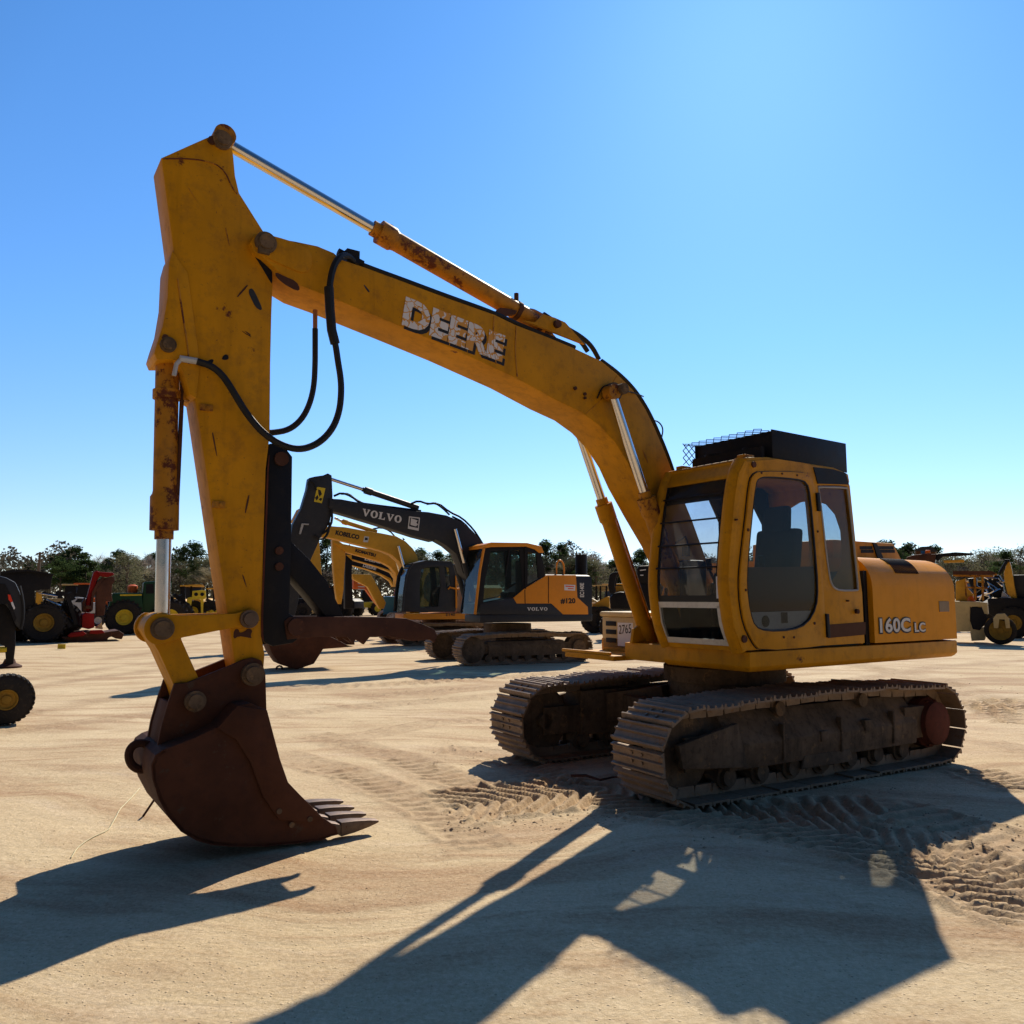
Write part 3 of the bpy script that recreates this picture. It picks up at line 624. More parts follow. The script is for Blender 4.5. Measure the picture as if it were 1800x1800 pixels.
# boom nose cheek plate & seam weld
mb=MB(); chk=M.P([(470,412),(500,420),(535,432),(549,446),(548,470),(538,479),(525,478),(480,458),(456,444),(447,425),(456,410)],BW+.01)
mb.prism(roundpoly(chk,1),BW-.005,BW+.012); mb.build('nose_plate', YEL, boom, bev=.004)
mb=MB(); c=M.loc(466,428,Y=BW)
mb.seg([((c.x,yy,c.z),rr) for yy,rr in ((-BW-.055,.052),(-BW-.032,.055),(-BW-.03,.075),(BW+.03,.075),(BW+.032,.055),(BW+.055,.052))],24)
mb.build('boom_pin', DIRTY, boom)
q=M.loc(461,441,Y=BW+.02); mb=MB(); mb.box((q.x-.05,BW+.01,q.z-.02),(q.x+.03,BW+.04,q.z+.02)); mb.build('pin_keeper', DIRTY, boom, bev=.004)
mb=MB(); c=M.loc(1075,690,Y=BW)
mb.seg([((c.x,yy,c.z),rr) for yy,rr in ((-BW-.185,.03),(-BW-.18,.05),(-BW-.055,.05),(-BW-.05,.085),(BW+.05,.085),(BW+.055,.05),(BW+.18,.05),(BW+.185,.03))],20)
mb.build('cylinder_pin', DIRTY, boom)
# small plates and fittings
mb=MB()
for u,v,r in [(1010,683,.016),(1027,693,.014),(1027,700,.012)]:
    q=M.loc(u,v,Y=BW); mb.cyl((q.x,BW,q.z),(q.x,BW+.02,q.z),r,n=10)
mb.build_each('bolt', RUST, boom)
# DEERE lettering
DL=newmat('weathered_white_lettering'); m_,nt_,b_p=DL
tc=node(nt_,'ShaderNodeTexCoord'); nz=node(nt_,'ShaderNodeTexNoise',i_Scale=9.0,i_Detail=3.0); nt_.links.new(tc.outputs['Object'],nz.inputs['Vector'])
vm=node(nt_,'ShaderNodeVectorMath',operation='MULTIPLY_ADD'); vm.inputs[1].default_value=(.12,.12,.12); nt_.links.new(nz.outputs['Color'],vm.inputs[0]); nt_.links.new(tc.outputs['Object'],vm.inputs[2])
vo=node(nt_,'ShaderNodeTexVoronoi',feature='DISTANCE_TO_EDGE'); vo.inputs['Scale'].default_value=15; nt_.links.new(vm.outputs[0],vo.inputs['Vector'])
vo2=node(nt_,'ShaderNodeTexVoronoi',feature='F1'); vo2.inputs['Scale'].default_value=15; nt_.links.new(vm.outputs[0],vo2.inputs['Vector'])
sepc=node(nt_,'ShaderNodeSeparateColor'); nt_.links.new(vo2.outputs['Color'],sepc.inputs[0])
miss=node(nt_,'ShaderNodeMath',operation='LESS_THAN'); miss.inputs[1].default_value=.2; nt_.links.new(sepc.outputs[0],miss.inputs[0])
crk=node(nt_,'ShaderNodeMath',operation='LESS_THAN'); crk.inputs[1].default_value=.055; nt_.links.new(vo.outputs['Distance'],crk.inputs[0])
mxm=node(nt_,'ShaderNodeMath',operation='MAXIMUM'); nt_.links.new(miss.outputs[0],mxm.inputs[0]); nt_.links.new(crk.outputs[0],mxm.inputs[1])
nt_.links.new(mixc(nt_,mxm.outputs[0],(.66,.62,.60,1),(.60,.27,.03,1)),b_p.inputs['Base Color']); b_p.inputs['Roughness'].default_value=.55
fm=font_mesh('DEERE',.062,space=1.08)
A=M.loc(705,571,Y=BW); B=M.loc(882,637,Y=BW); T=M.loc(712,517,Y=BW); hgt=((T-A).length)
for nm,mt,dx,dz,yy,s in (('brand_shadow',LETB,-.022,-.028,.0025,1.0),('brand_lettering',m_,0,0,.005,1.0)):
    letters(nm, fm, (A.x+dx,BW+yy,A.z+dz), (B.x+dx,BW+yy,B.z+dz), hgt*.93, (0,1,0), mt, boom)
# hoses and pipes along the boom
def hose(name, pts, r, par, mat=RUBBER, n=8, sm=2):
    mb=MB(); mb.tube([M.loc(u,v,Y=y) for u,v,y in pts], r, n=n, smooth=sm); return mb.build(name, mat, par)
hose('hydraulic_hose',[(616,458,.1),(660,475,.1),(702,490,.1),(785,521,.1),(870,551,.1),(907,569,.1),(1010,611,.1)],.022,boom)
hose('hydraulic_hose',[(1057,634,.1),(1087,656,.1),(1115,684,.1),(1137,718,.1),(1152,749,.1),(1171,794,.1),(1184,831,.1),(1195,870,.1)],.02,boom)
hose('hydraulic_hose',[(955,552,0),(975,565,0),(998,578,0),(1022,592,0),(1040,608,0),(1053,632,0)],.022,boom)
hose('hydraulic_hose',[(978,584,.05),(1000,588,.05),(1020,598,.05),(1033,618,.05)],.022,boom)
hose('lubrication_line',[(1090,686,.26),(1105,688,.24),(1122,693,.2),(1131,697,.15)],.006,boom)
hose('lubrication_line',[(1145,738,.1),(1158,741,.1),(1166,753,.1),(1163,770,.1)],.007,boom)
hose('lubrication_line',[(1075,680,.26),(1070,676,.26),(1058,680,.215),(1050,700,.215)],.006,boom)

# ---- arm
AW=.145
arm_n=[(283,277),(330,256),(364,241),(378,237),(392,238),(403,247),(409,262),(411,276),(414,309),(421,339),(467,412),(478,450),(480,498),(478,553),(476,640),(475,764),(468,825),(464,950),(460,1117),(466,1150),(464,1175),(458,1196),(443,1205),(424,1196),(416,1180),(411,1155),(343,700),(335,650),(306,450)]
mb=MB(); mb.prism(M.P(arm_n,AW),-AW,AW); arm=mb.build('arm', YEL, ex, bev=.014)
mb=MB(); lobe=[(297,462),(294,525),(286,573),(276,603),(271,620),(276,632),(308,632),(322,653),(333,692),(345,700),(352,640),(330,480),(303,440)]
mb.prism(M.P(lobe,AW+.01),-AW-.01,AW+.01); mb.build('cylinder_bracket', YEL, arm, bev=.006)
def pin(name, u, v, y, r, par, mat=DIRTY, out=.05, both=True, r2=None):
    mb=MB(); c=M.loc(u,v,Y=y)
    h=[(-(y+out),r*.7),(-(y+out*.6),r*.74),(-(y+out*.6),r),((y+out*.6),r),((y+out*.6),r*.74),((y+out),r*.7)]
    mb.seg([((c.x,yy,c.z),rr) for yy,rr in h],22)
    return mb.build(name, mat, par)
pin('arm_pin',390,248,AW,.065,arm); pin('bracket_pin',295,607,AW+.01,.05,arm)
q=M.loc(372,248,Y=AW); mb=MB(); mb.cyl((q.x,AW,q.z),(q.x,AW+.02,q.z),.028,n=12); q=M.loc(290,594,Y=AW+.01); mb.cyl((q.x,AW,q.z),(q.x,AW+.03,q.z),.02,n=10); mb.build_each('bolt', RUST, arm)
mb=MB()
for u,v in ((362,717),(384,887)):
    q=M.loc(u,v,Y=AW); mb.box((q.x-.04,AW,q.z-.022),(q.x+.04,AW+.02,q.z+.022)); mb.cyl((q.x-.01,AW+.02,q.z),(q.x-.01,AW+.03,q.z),.013,n=8)
mb.build_each('hose_clamp_block', YELW, arm, bev=.004)
# grease stains & scratches as thin paint-loss patches of their own shape
def patch(pts, name='paint_scuff', y=AW, par=arm, mat=BLK):
    mb=MB(); mb.prism(roundpoly(M.P(pts,y),1), y+.0005, y+.003); return mb.build(name, mat, par, smooth=False)
patch([(438,508),(444,507),(451,520),(456,531),(461,543),(458,546),(449,540),(441,524),(437,515)],mat=GREYP)
patch([(434,500),(436,503),(418,523),(416,521)],mat=RUST); patch([(423,580),(433,587),(442,591),(440,592),(430,586)],mat=BLK); patch([(428,580),(441,588),(439,590)],mat=RUST)
patch([(394,623),(401,624),(402,631),(397,633),(389,632)],mat=BLK); patch([(362,636),(372,631),(376,633),(372,641),(360,640)],mat=BLK)
patch([(411,1107),(419,1105),(421,1113),(430,1110),(436,1104),(444,1108),(440,1117),(443,1122),(432,1120),(420,1118),(410,1124)],mat=RUST)
patch([(474,790),(469,830),(467,900),(464,960),(460,1050),(458,1115),(464,1130),(462,1110),(463,1050),(467,960),(470,900),(472,830)],name='rust_edge',mat=HUBRED)
patch([(446,448),(456,452),(466,462),(478,472),(479,500),(474,494),(465,478),(455,462)],name='grease_stain',mat=BLK)
patch([(484,478),(500,486),(520,494),(528,508),(522,512),(500,500),(484,486)],name='grease_stain',y=BW,par=boom,mat=RUST)
def seam(pts, y, par, name='weld_seam', r=.0055, mat=None):
    mb=MB(); mb.tube([M.loc(u,v,Y=y) for u,v in pts], r, n=5, smooth=1); return mb.build(name, mat or YELW, par)
seam([(284,279),(340,279),(378,287),(396,302),(408,330),(418,342)],AW+.001,arm)
seam([(312,490),(322,560),(330,610),(332,640)],AW+.0115,arm)
seam([(868,556),(866,600),(872,640)],BW+.001,boom); seam([(907,574),(905,620),(909,662)],BW+.001,boom)
seam([(1085,660),(1060,700),(1030,727)],BW+.001,boom,r=.003)
for pts in (((520,640-30),(528,640-26)),((820,590),(826,600)),((640,500),(650,512)),((1130,790),(1140,812))):
    (a1,b1),(a2,b2)=pts; 
    if a1<560: continue
    patch([(a1,b1),(a2,b2),(a2-2,b2+3),(a1-1,b1+2)],y=BW,par=boom,mat=random.choice([RUST,GREYP,YELW]))
for (a1,b1,a2,b2) in ((330,330,345,352),(395,400,402,430),(372,760,380,800),(436,870,430,900),(425,1010,432,1030),(380,650,386,660)):
    patch([(a1,b1),(a2,b2),(a2+2,b2+3),(a1+3,b1+1)],y=AW,par=arm,mat=random.choice([RUST,YELW,YELW]))
# hoses to the arm
hose('hydraulic_hose',[(622,460,.16),(612,449,.2),(600,449,.26),(589,462,.28),(583,480,.29),(579,505,.3),(580,545,.3),(583,580,.3),(590,606,.3),(594,635,.3),(599,665,.3),(600,690,.3),(597,722,.3),(586,752,.3),(565,776,.3),(538,789,.3),(512,789,.3),(480,775,.28),(453,752,.26),(430,722,.24),(410,688,.22),(392,660,.2),(372,643,.19),(346,635,.18)],.024,arm)
mb=MB(); mb.tube([M.loc(u,v,Y=.3) for u,v in ((578,505),(580,545),(583,580),(589,604))],.034,n=10); mb.build('hose_sleeve', RUBBER, arm)
mb=MB(); mb.tube([M.loc(u,v,Y=.18) for u,v in ((316,630),(347,635))],.022,n=8); mb.tube([M.loc(u,v,Y=.18) for u,v in ((318,632),(310,640),(306,660))],.014,n=8); mb.build('hose_fitting', SILV, arm)
hose('hydraulic_hose',[(554,578,.0),(554,605,0),(554,640,0),(552,680,0),(544,712,0),(530,738,0),(508,756,0),(478,761,0),(465,760,0)],.022,arm)
mb=MB(); mb.tube([M.loc(u,v,Y=0) for u,v in ((554,545),(554,582))],.018,n=8); mb.build('hose_fitting', COPPER, boom)
mb=MB(); c=M.loc(616,455,Y=.12); mb.seg([(c+Vector((.1,0,.03)),.03),(c+Vector((-.1,0,-.02)),.03)],10); mb.box(c-Vector((.05,.06,.05)),c+Vector((.05,.06,.05))); mb.build('hose_clamp', BLK, boom)
# ---- hydraulic cylinders
def cyl3(name, a, b, rod_r, bar_r, split, par, mat, collar=.12, rodfirst=True, n=22):
    a,b=Vector(a),Vector(b); d=b-a; s=a+d*split; u=d.normalized()
    mb=MB(); mb.seg([(s,bar_r*.8),(s+u*.06,bar_r*.8),(s+u*.06,bar_r*1.22),(s+u*(.06+collar),bar_r*1.22),(s+u*(.08+collar),bar_r*1.05),(s+u*(.1+collar),bar_r),(b-u*.08,bar_r),(b-u*.02,bar_r*.7),(b,bar_r*.6)],n)
    o=mb.build(name, mat, par)
    mb=MB(); mb.seg([(a,rod_r),(s+u*.02,rod_r)],n); mb.build('piston_rod', CHROME, o)
    return o,s,u
a=M.loc(390,248,Y=0); b=M.loc(962,578,Y=0); s=M.loc(652,407,Y=0)
ac,s_,u_=cyl3('arm_cylinder', a, b, .043, .078, (s-a).length/(b-a).length, ex, YELW)
mb=MB(); mb.cyl((a.x,-.1,a.z),(a.x,.1,a.z),.075); mb.build('rod_eye', YELW, ac)
mb=MB(); mb.cyl((b.x,-.13,b.z),(b.x,.13,b.z),.06); mb.cyl((b.x,-.17,b.z),(b.x,.17,b.z),.035); mb.build('cylinder_eye', RUST, ac)
mb=MB()
for y in (-.12,.12): mb.prism(M.P([(903,570),(925,574),(940,560),(960,566),(978,574),(1012,612)],0), y-.015,y+.015)
mb.build('cylinder_bracket', YEL, boom, bev=.004)
hose('pipe_line',[(680,410,.05),(690,418,.05),(712,432,.05),(760,460,.05),(820,490,.05),(862,513,.05),(905,541,.05),(915,546,.05)],.012,ac,COPPER)
hose('pipe_line',[(915,548,.05),(925,545,.05),(936,545,.05),(946,550,.05),(960,558,.05)],.016,ac,COPPER)
mb=MB(); q=Vector(s)+u_*.15; mb.cyl(q+Vector((0,0,.02)),q+Vector((-.02,0,.13)),.035,n=8); q=Vector(b)-u_*.35; mb.seg([(q-u_*.02,.09),(q+u_*.02,.09)],12); mb.cyl(q,q+Vector((0,0,.16)),.022,n=6); q=Vector(b)-u_*.1; mb.seg([(q-u_*.02,.09),(q+u_*.02,.09)],12); mb.build_each('pipe_clamp', RUST, ac)
mb=MB(); q=M.loc(880,545,Y=.06); mb.prism(M.P([(868,547),(880,548),(898,552),(895,558),(872,560),(862,554)],.0),.05,.10); mb.build('rust_bracket', RUST, ac)
for sy in (.30,-.30):
    a=M.loc(1075,690,Y=.30); b0=M.loc(1145,1140,Y=-.30); sp=M.loc(1130,864,Y=.30)
    A_=Vector((a.x,sy,a.z)); B_=Vector((b0.x,sy,b0.z))
    split=(sp.z-a.z)/(b0.z-a.z)
    lc,s1,u1=cyl3('boom_cylinder', A_, B_, .042, .072, split, ex, YELW if sy>0 else YEL, collar=.16)
    mb=MB(); mb.cyl((a.x,sy-.05,a.z),(a.x,sy+.05,a.z),.068); mb.build('rod_eye', YELW, lc)
    mb=MB(); mb.tube([s1+u1*.2+Vector((-.09,.02,.0)),s1+u1*.5+Vector((-.1,.02,0)),B_-u1*.3+Vector((-.1,.02,0)),B_-u1*.12+Vector((-.07,.02,0))],.012,n=6); mb.build('pipe_line', YELW, lc)
a=M.loc(295,607,Y=0); b=M.loc(285,1105,Y=0)
ec0=M.loc(282,948,Y=0); d=(b-a)
bc,s2,u2=cyl3('bucket_cylinder', b, a, .047, .074, (b-ec0).length/(b-a).length, ex, YELW, collar=.22)
mb=MB()
for k in (0.30,): q=Vector(a)+(Vector(b)-Vector(a))*k*.6; mb.seg([(q-u2*.03,.088),(q+u2*.03,.088)],20); mb.box(q+Vector((-.16,-.03,-.025)),q+Vector((-.07,.03,.035)))
mb.build('cylinder_band', YELW, bc)
mb=MB(); mb.tube([Vector(a)+Vector((-.1,.02,-.15)),Vector(a)+Vector((-.1,.02,-.6)),Vector(a)+Vector((-.1,.02,-1.1))],.014,n=6); mb.build('pipe_line', RUST, bc)
mb=MB(); mb.cyl((b.x,-.09,b.z),(b.x,.09,b.z),.085); mb.build('rod_eye', YELW, bc)
# ---- linkage
def link(name, a, b, ra, rb, wa, wb, ys, mat, par):
    a,b=Vector((a[0],a[1])),Vector((b[0],b[1])); d=(b-a).normalized(); n=Vector((-d.y,d.x)); pts=[]
    ang=math.atan2(d.y,d.x)
    for i in range(13): t=ang+math.pi/2+.35+ (math.pi-.7)*i/12; pts.append((a.x+ra*math.cos(t),a.y+ra*math.sin(t)))
    pts += [tuple(a+d*ra*1.2-n*wa), tuple(b-d*rb*1.2-n*wb)]
    for i in range(13): t=ang-math.pi/2+.35+(math.pi-.7)*i/12; pts.append((b.x+rb*math.cos(t),b.y+rb*math.sin(t)))
    pts += [tuple(b-d*rb*1.2+n*wb), tuple(a+d*ra*1.2+n*wa)]
    mb=MB()
    for y0,y1 in ys: mb.prism(pts,y0,y1)
    return mb.build(name, mat, par, bev=.005)
LY=.20
pa=M.loc(285,1105,Y=LY); pb=M.loc(437,1088,Y=LY); pc=M.loc(342,1232,Y=.14); p0=M.loc(285,1105,Y=.14)
lk=link('side_link',(pa.x,pa.z),(pb.x,pb.z),.105,.07,.07,.045,((LY-.04,LY),(-LY,-LY+.04)),YEL,ex)
lk2=link('bucket_link',(p0.x,p0.z),(pc.x,pc.z),.10,.10,.075,.075,((.10,.155),(-.155,-.10),(-.1,.1)),YEL,ex)
pin('link_pin',285,1105,LY,.07,lk,out=.04); pin('link_pin',437,1088,LY,.06,lk,WORN,out=.05)
# ---- bucket
BWH=.37
bk=M.root('bucket'); bpy.data.objects.remove(bk)
side=[(469,1248),(480,1290),(492,1335),(506,1375),(527,1397),(560,1432),(590,1452),(594,1466),(564,1477),(520,1483),(469,1488),(420,1489),(375,1486),(345,1478),(318,1462),(296,1437),(279,1405),(268,1370),(266,1345),(273,1328),(287,1318),(342,1297),(382,1278),(417,1240),(440,1236)]
S_=M.P(side,BWH)
mb=MB()
zmin=min(z for _,z in S_); S_=[(x,max(z,.012)) for x,z in S_]
back=S_[7:20]      # curved floor/back
for y0,y1 in ((BWH-.025,BWH),(-BWH,-BWH+.025)): mb.prism(S_, y0, y1)
bucket=mb.build('bucket', RUSTB, ex, bev=.006)
mb=MB(); c_=Vector((sum(x for x,_ in S_)/len(S_),sum(z for _,z in S_)/len(S_)))
strip=S_[6:21]; inner=[tuple(Vector(p)+(c_-Vector(p)).normalized()*.022) for p in strip]
n=len(strip); V=[(x,y,z) for y in (-BWH,BWH) for x,z in strip+inner]; F=[]
N2=2*n
for i in range(n-1): F+=[(i,i+1,N2+i+1,N2+i),(n+i,N2+n+i,N2+n+i+1,n+i+1),(i,n+i,n+i+1,i+1),(N2+i,N2+i+1,N2+n+i+1,N2+n+i)]
F+=[(0,N2,N2+n,n),(n-1,2*n-1,N2+2*n-1,N2+n-1)]
mb.add(V,F); mb.build('bucket_shell', RUSTB, bucket)
mb=MB()      # ears
ear=M.P([(307,1202),(330,1200),(400,1172),(428,1160),(445,1156),(460,1161),(467,1184),(469,1250),(440,1262),(400,1290),(342,1310),(287,1325),(275,1322),(283,1280),(296,1235)],.19)
for y0,y1 in ((.155,.19),(-.19,-.155)): mb.prism(ear,y0,y1)
mb.prism(M.P([(275,1322),(283,1280),(296,1235),(304,1235),(292,1280),(290,1322)],.15),-.155,.155)
mb.build('bucket_ear', RUSTB, bucket, bev=.006)
top=M.P([(287,1318),(342,1297),(382,1278),(417,1240),(440,1236),(469,1248)],BWH)
mb=MB(); low=[(x,z-.03) for x,z in top]; mb.prism(top+low[::-1], -BWH+.025, BWH-.025); mb.build('bucket_top_plate', RUSTB, bucket)
mb=MB()      # wear plate on the side & side cutter
mb.prism(M.P([(417,1240),(469,1248),(480,1290),(492,1335),(506,1375),(527,1397),(568,1438),(540,1445),(490,1440),(462,1400),(440,1340),(415,1300),(382,1280)],BWH+.01),BWH,BWH+.018)
mb.prism(M.P([(417,1240),(469,1248),(480,1290),(492,1335),(506,1375),(527,1397),(568,1438),(540,1445),(490,1440),(462,1400),(440,1340),(415,1300),(382,1280)],BWH+.01),-BWH-.018,-BWH)
mb.build('side_cutter', RUSTB, bucket, bev=.004)
mb=MB()
for u,v in ((513,1450),(545,1440),(491,1426)): q=M.loc(u,v,Y=BWH+.02); mb.cyl((q.x,BWH+.015,q.z),(q.x,BWH+.024,q.z),.018,n=10)
mb.build_each('bolt_hole', DIRTY, bucket)
pin('bucket_pin',443,1185,.19,.075,bucket,SILV if 0 else DIRTY,out=.06); pin('bucket_pin',342,1232,.19,.065,bucket,DIRTY,out=.06)
mb=MB(); pts=[M.loc(u,v,Y=-.02) for u,v in ((262,1310),(246,1305),(232,1311),(225,1325),(229,1343),(243,1353),(256,1352))]; mb.tube(pts,.026,n=10,smooth=2); mb.build('lifting_eye', RUST, bucket)
lip=M.loc(590,1462,Y=BWH)
for k in range(4):
    y=-BWH+.05+(2*BWH-.10)*k/3; z0=.035
    mb=MB(); x=lip.x+.10
    mb.prism([(x+.05,z0-.012),(x-.14,z0-.008),(x-.15,z0+.05),(x-.04,z0+.085),(x+.06,z0+.06)], y-.045,y+.045)
    ad=mb.build('tooth_adapter', WORN, bucket, bev=.008)
    mb=MB(); xa=x-.15
    V=[]; 
    for xx,h,w in ((xa+.01,.046,.05),(xa-.09,.038,.047),(xa-.20,.022,.040),(xa-.27,.007,.034)):
        zc=z0+.022+ (xa-xx)*.03
        V+=[(xx,y-w,zc-h),(xx,y+w,zc-h),(xx,y+w,zc+h),(xx,y-w,zc+h)]
    F=[(0,1,2,3),(12,15,14,13)]
    for s in range(3):
        for i in range(4): F.append((s*4+i,(s+1)*4+i,(s+1)*4+(i+1)%4,s*4+(i+1)%4))
    mb.add(V,F); mb.build('bucket_tooth', WORN, bucket, bev=.005)
# ---- thumb
mb=MB(); br=M.P([(473,780),(480,779),(504,790),(514,803),(512,950),(510,1040),(508,1078),(520,1086),(534,1100),(530,1118),(515,1130),(480,1136),(466,1130),(458,1117),(463,950),(468,830)],.13)
for y0,y1 in ((.105,.13),(-.13,-.105)): mb.prism(br,y0,y1)
mb.prism(M.P([(476,790),(503,792),(508,803),(506,1075),(470,1120),(468,830)],.1),-.10,-.08); mb.prism(M.P([(473,790),(478,790),(470,1120),(462,1118)],.1),-.105,.105)
tb=mb.build('thumb_bracket', BLK, ex, bev=.006)
mb=MB()
for u,v,r in ((494,807,.05),(490,968,.028),(490,996,.028)):
    q=M.loc(u,v,Y=.13); mb.cyl((q.x,.12,q.z),(q.x,.15,q.z),r,n=16)
mb.build_each('bracket_pin', RUST, tb)
mb=MB(); mb.prism(M.P([(508,945),(515,955),(546,985),(575,1022),(606,1085),(574,1086),(545,1050),(510,1010)],.09),-.09,.09); mb.build('thumb_brace', BLK, ex, bev=.008)
th=M.P([(500,1092),(508,1085),(526,1084),(600,1084),(680,1085),(714,1087),(740,1096),(764,1106),(769,1118),(764,1130),(757,1124),(724,1127),(690,1120),(684,1118),(662,1120),(650,1120),(640,1133),(626,1124),(621,1131),(612,1120),(560,1119),(530,1122),(505,1124)],.14)
mb=MB()
for y0,y1 in ((.11,.14),(-.14,-.11)): mb.prism(th,y0,y1)
thin=M.P([(530,1086),(714,1089),(740,1098),(752,1106),(748,1109),(735,1102),(712,1094),(530,1092)],.1); mb.prism(thin,-.11,.11)
mb.prism(M.P([(530,1094),(700,1096),(700,1112),(530,1114)],.0),-.012,.012)
tm=mb.build('thumb', RUST, ex, bev=.005)
mb=MB(); q=M.loc(519,1102,Y=.14); mb.cyl((q.x,-.17,q.z),(q.x,.17,q.z),.06,n=20); mb.build('thumb_pin', RUST, tm)
mb=MB(); mb.prism(M.P([(520,1148),(530,1120),(560,1118),(590,1120),(585,1130),(600,1124)],.1),-.1,.1)

# ================================================================== ground
def vnoise(X, Y, sc, seed):
    rs=np.random.RandomState(seed); G=rs.rand(256,256); x=X*sc+1000.37; y=Y*sc+1000.91
    xi=np.floor(x).astype(int); yi=np.floor(y).astype(int); fx=x-xi; fy=y-yi; fx=fx*fx*(3-2*fx); fy=fy*fy*(3-2*fy)
    g=lambda a,b: G[a%256,b%256]
    return (g(xi,yi)*(1-fx)+g(xi+1,yi)*fx)*(1-fy)+(g(xi,yi+1)*(1-fx)+g(xi+1,yi+1)*fx)*fy-.5
def axis(segs):
    out=[segs[0][0]]
    for a,b,st in segs: 
        n=max(1,int(round((b-a)/st))); out += list(a+(b-a)*np.arange(1,n+1)/n)
    return np.array(out)
gx=axis([(-400,-80,32),(-80,-20,5),(-20,-6,.25),(-6,-3,.06),(-3,4.6,.026),(4.6,8,.06),(8,24,.3),(24,80,5),(80,400,32)])
gy=axis([(-30,1,3),(1,3.6,.2),(3.6,8.2,.022),(8.2,13,.06),(13,24,.16),(24,50,.6),(50,120,5),(120,420,30)])
GX,GY=np.meshgrid(gx,gy); near=np.exp(-np.maximum(0,GY-14)/10)
Hh=.035*vnoise(GX,GY,.35,1)+.014*vnoise(GX,GY,1.3,2)+.006*vnoise(GX,GY,4,3)+.0035*vnoise(GX,GY,11,4)+.0035*vnoise(GX,GY,26,5)
Hh*=near; rough=np.zeros_like(GX)
def ribbon(path, w, depth, pitch, grd, chev=0.0, berm=.012, seed=9, rag=.4):
    """press a track or tyre mark along a path: (x,y) points in metres"""
    global Hh, rough
    P=np.array(path); best=np.full(GX.shape,1e9); S=np.zeros_like(GX); Dn=np.zeros_like(GX); acc=0
    for a,b in zip(P[:-1],P[1:]):
        d=b-a; L=np.hypot(*d); d=d/L; rx=GX-a[0]; ry=GY-a[1]; t=np.clip(rx*d[0]+ry*d[1],0,L); qx=rx-d[0]*t; qy=ry-d[1]*t; dist=np.hypot(qx,qy)
        sgn=np.sign(rx*-d[1]+ry*d[0]); m=dist<best; best=np.where(m,dist,best); S=np.where(m,acc+t,S); Dn=np.where(m,dist*sgn,Dn); acc+=L
    wob=.05*vnoise(GX,GY,3,seed); inside=1/(1+np.exp((best-w/2+wob)/.02)); ends=np.clip(S/.15,0,1)*np.clip((acc-S)/.15,0,1)
    inside*=ends; fade=np.clip(.55+1.6*vnoise(GX,GY,1.1,seed+1),.1,1)
    ph=(S+chev*np.abs(Dn)+.03*vnoise(GX,GY,5,seed+2))/pitch; saw=(ph%1.0); tread=np.clip(np.sin(2*np.pi*saw)*1.9+.15,-.7,1.0)
    Hh += inside*(-depth+grd*tread*fade)
    edge=np.exp(-((best-w/2-.03)/.045)**2)*ends; Hh += edge*berm*(.6+1.8*vnoise(GX,GY,14,seed+3))
    rough=np.maximum(rough, np.maximum(inside*(.5+.5*fade),edge*.8))
    clod=np.maximum(0,vnoise(GX,GY,17,seed+4)-.18)*np.clip(inside+edge,0,1); Hh += clod*.045
G=ground_at
def gpath(pts): return [G(u,v) for u,v in pts]
ribbon(gpath([(760,1318),(830,1322),(905,1335),(1000,1385)]), .46,.008,.12,.030,chev=.5,berm=.012,seed=21)
ribbon(gpath([(780,1420),(860,1408),(960,1400),(1050,1392),(1180,1420),(1330,1440),(1500,1470),(1600,1500),(1900,1620)]), .92,.012,.14,.028,chev=.8,berm=.03,seed=31)
ribbon(gpath([(1180,1430),(1400,1420),(1560,1425),(1700,1465),(1830,1495)]), .6,.01,.16,.028,chev=.0,berm=.02,seed=41)
ribbon(gpath([(1570,1440),(1640,1490),(1720,1540),(1840,1600)]), .8,.008,.11,.02,chev=.3,berm=.01,seed=51)
ribbon(gpath([(1690,1350),(1760,1375),(1830,1395)]), .5,.008,.14,.034,chev=.4,berm=.02,seed=61)
ribbon(gpath([(1480,1165),(1600,1185),(1700,1215),(1810,1250)]), .7,.01,.2,.045,chev=.0,berm=.03,seed=71)
ribbon(gpath([(1640,1200),(1720,1235),(1810,1275)]), .6,.01,.2,.045,chev=.0,berm=.03,seed=75)
ribbon(gpath([(480,1210),(700,1203),(900,1190),(1060,1180)]), .6,.008,.25,.03,chev=.2,berm=.02,seed=81)
ribbon(gpath([(470,1255),(640,1240),(860,1225)]), .4,.004,.2,.010,chev=.2,berm=.01,seed=91)
ribbon(gpath([(-20,1262),(60,1250),(160,1232),(280,1222)]), .35,.004,.2,.014,chev=.2,berm=.015,seed=95)
for k_,pts in enumerate(([(-40,1208),(200,1172),(420,1148),(700,1130)],[(-40,1222),(200,1186),(430,1160),(700,1140)],[(180,1160),(400,1128),(640,1112)],[(-20,1290),(200,1262),(300,1250)],[(600,1300),(760,1270),(860,1262)],[(620,1225),(820,1212),(1000,1205)],[(1500,1195),(1650,1172),(1820,1160)],[(1720,1300),(1840,1325)],[(480,1325),(620,1360),(760,1420),(860,1500)],[(540,1290),(700,1330),(850,1390)])):
    ribbon(gpath(pts), .38,.004,.16,.008,chev=.3,berm=.008,seed=200+7*k_)
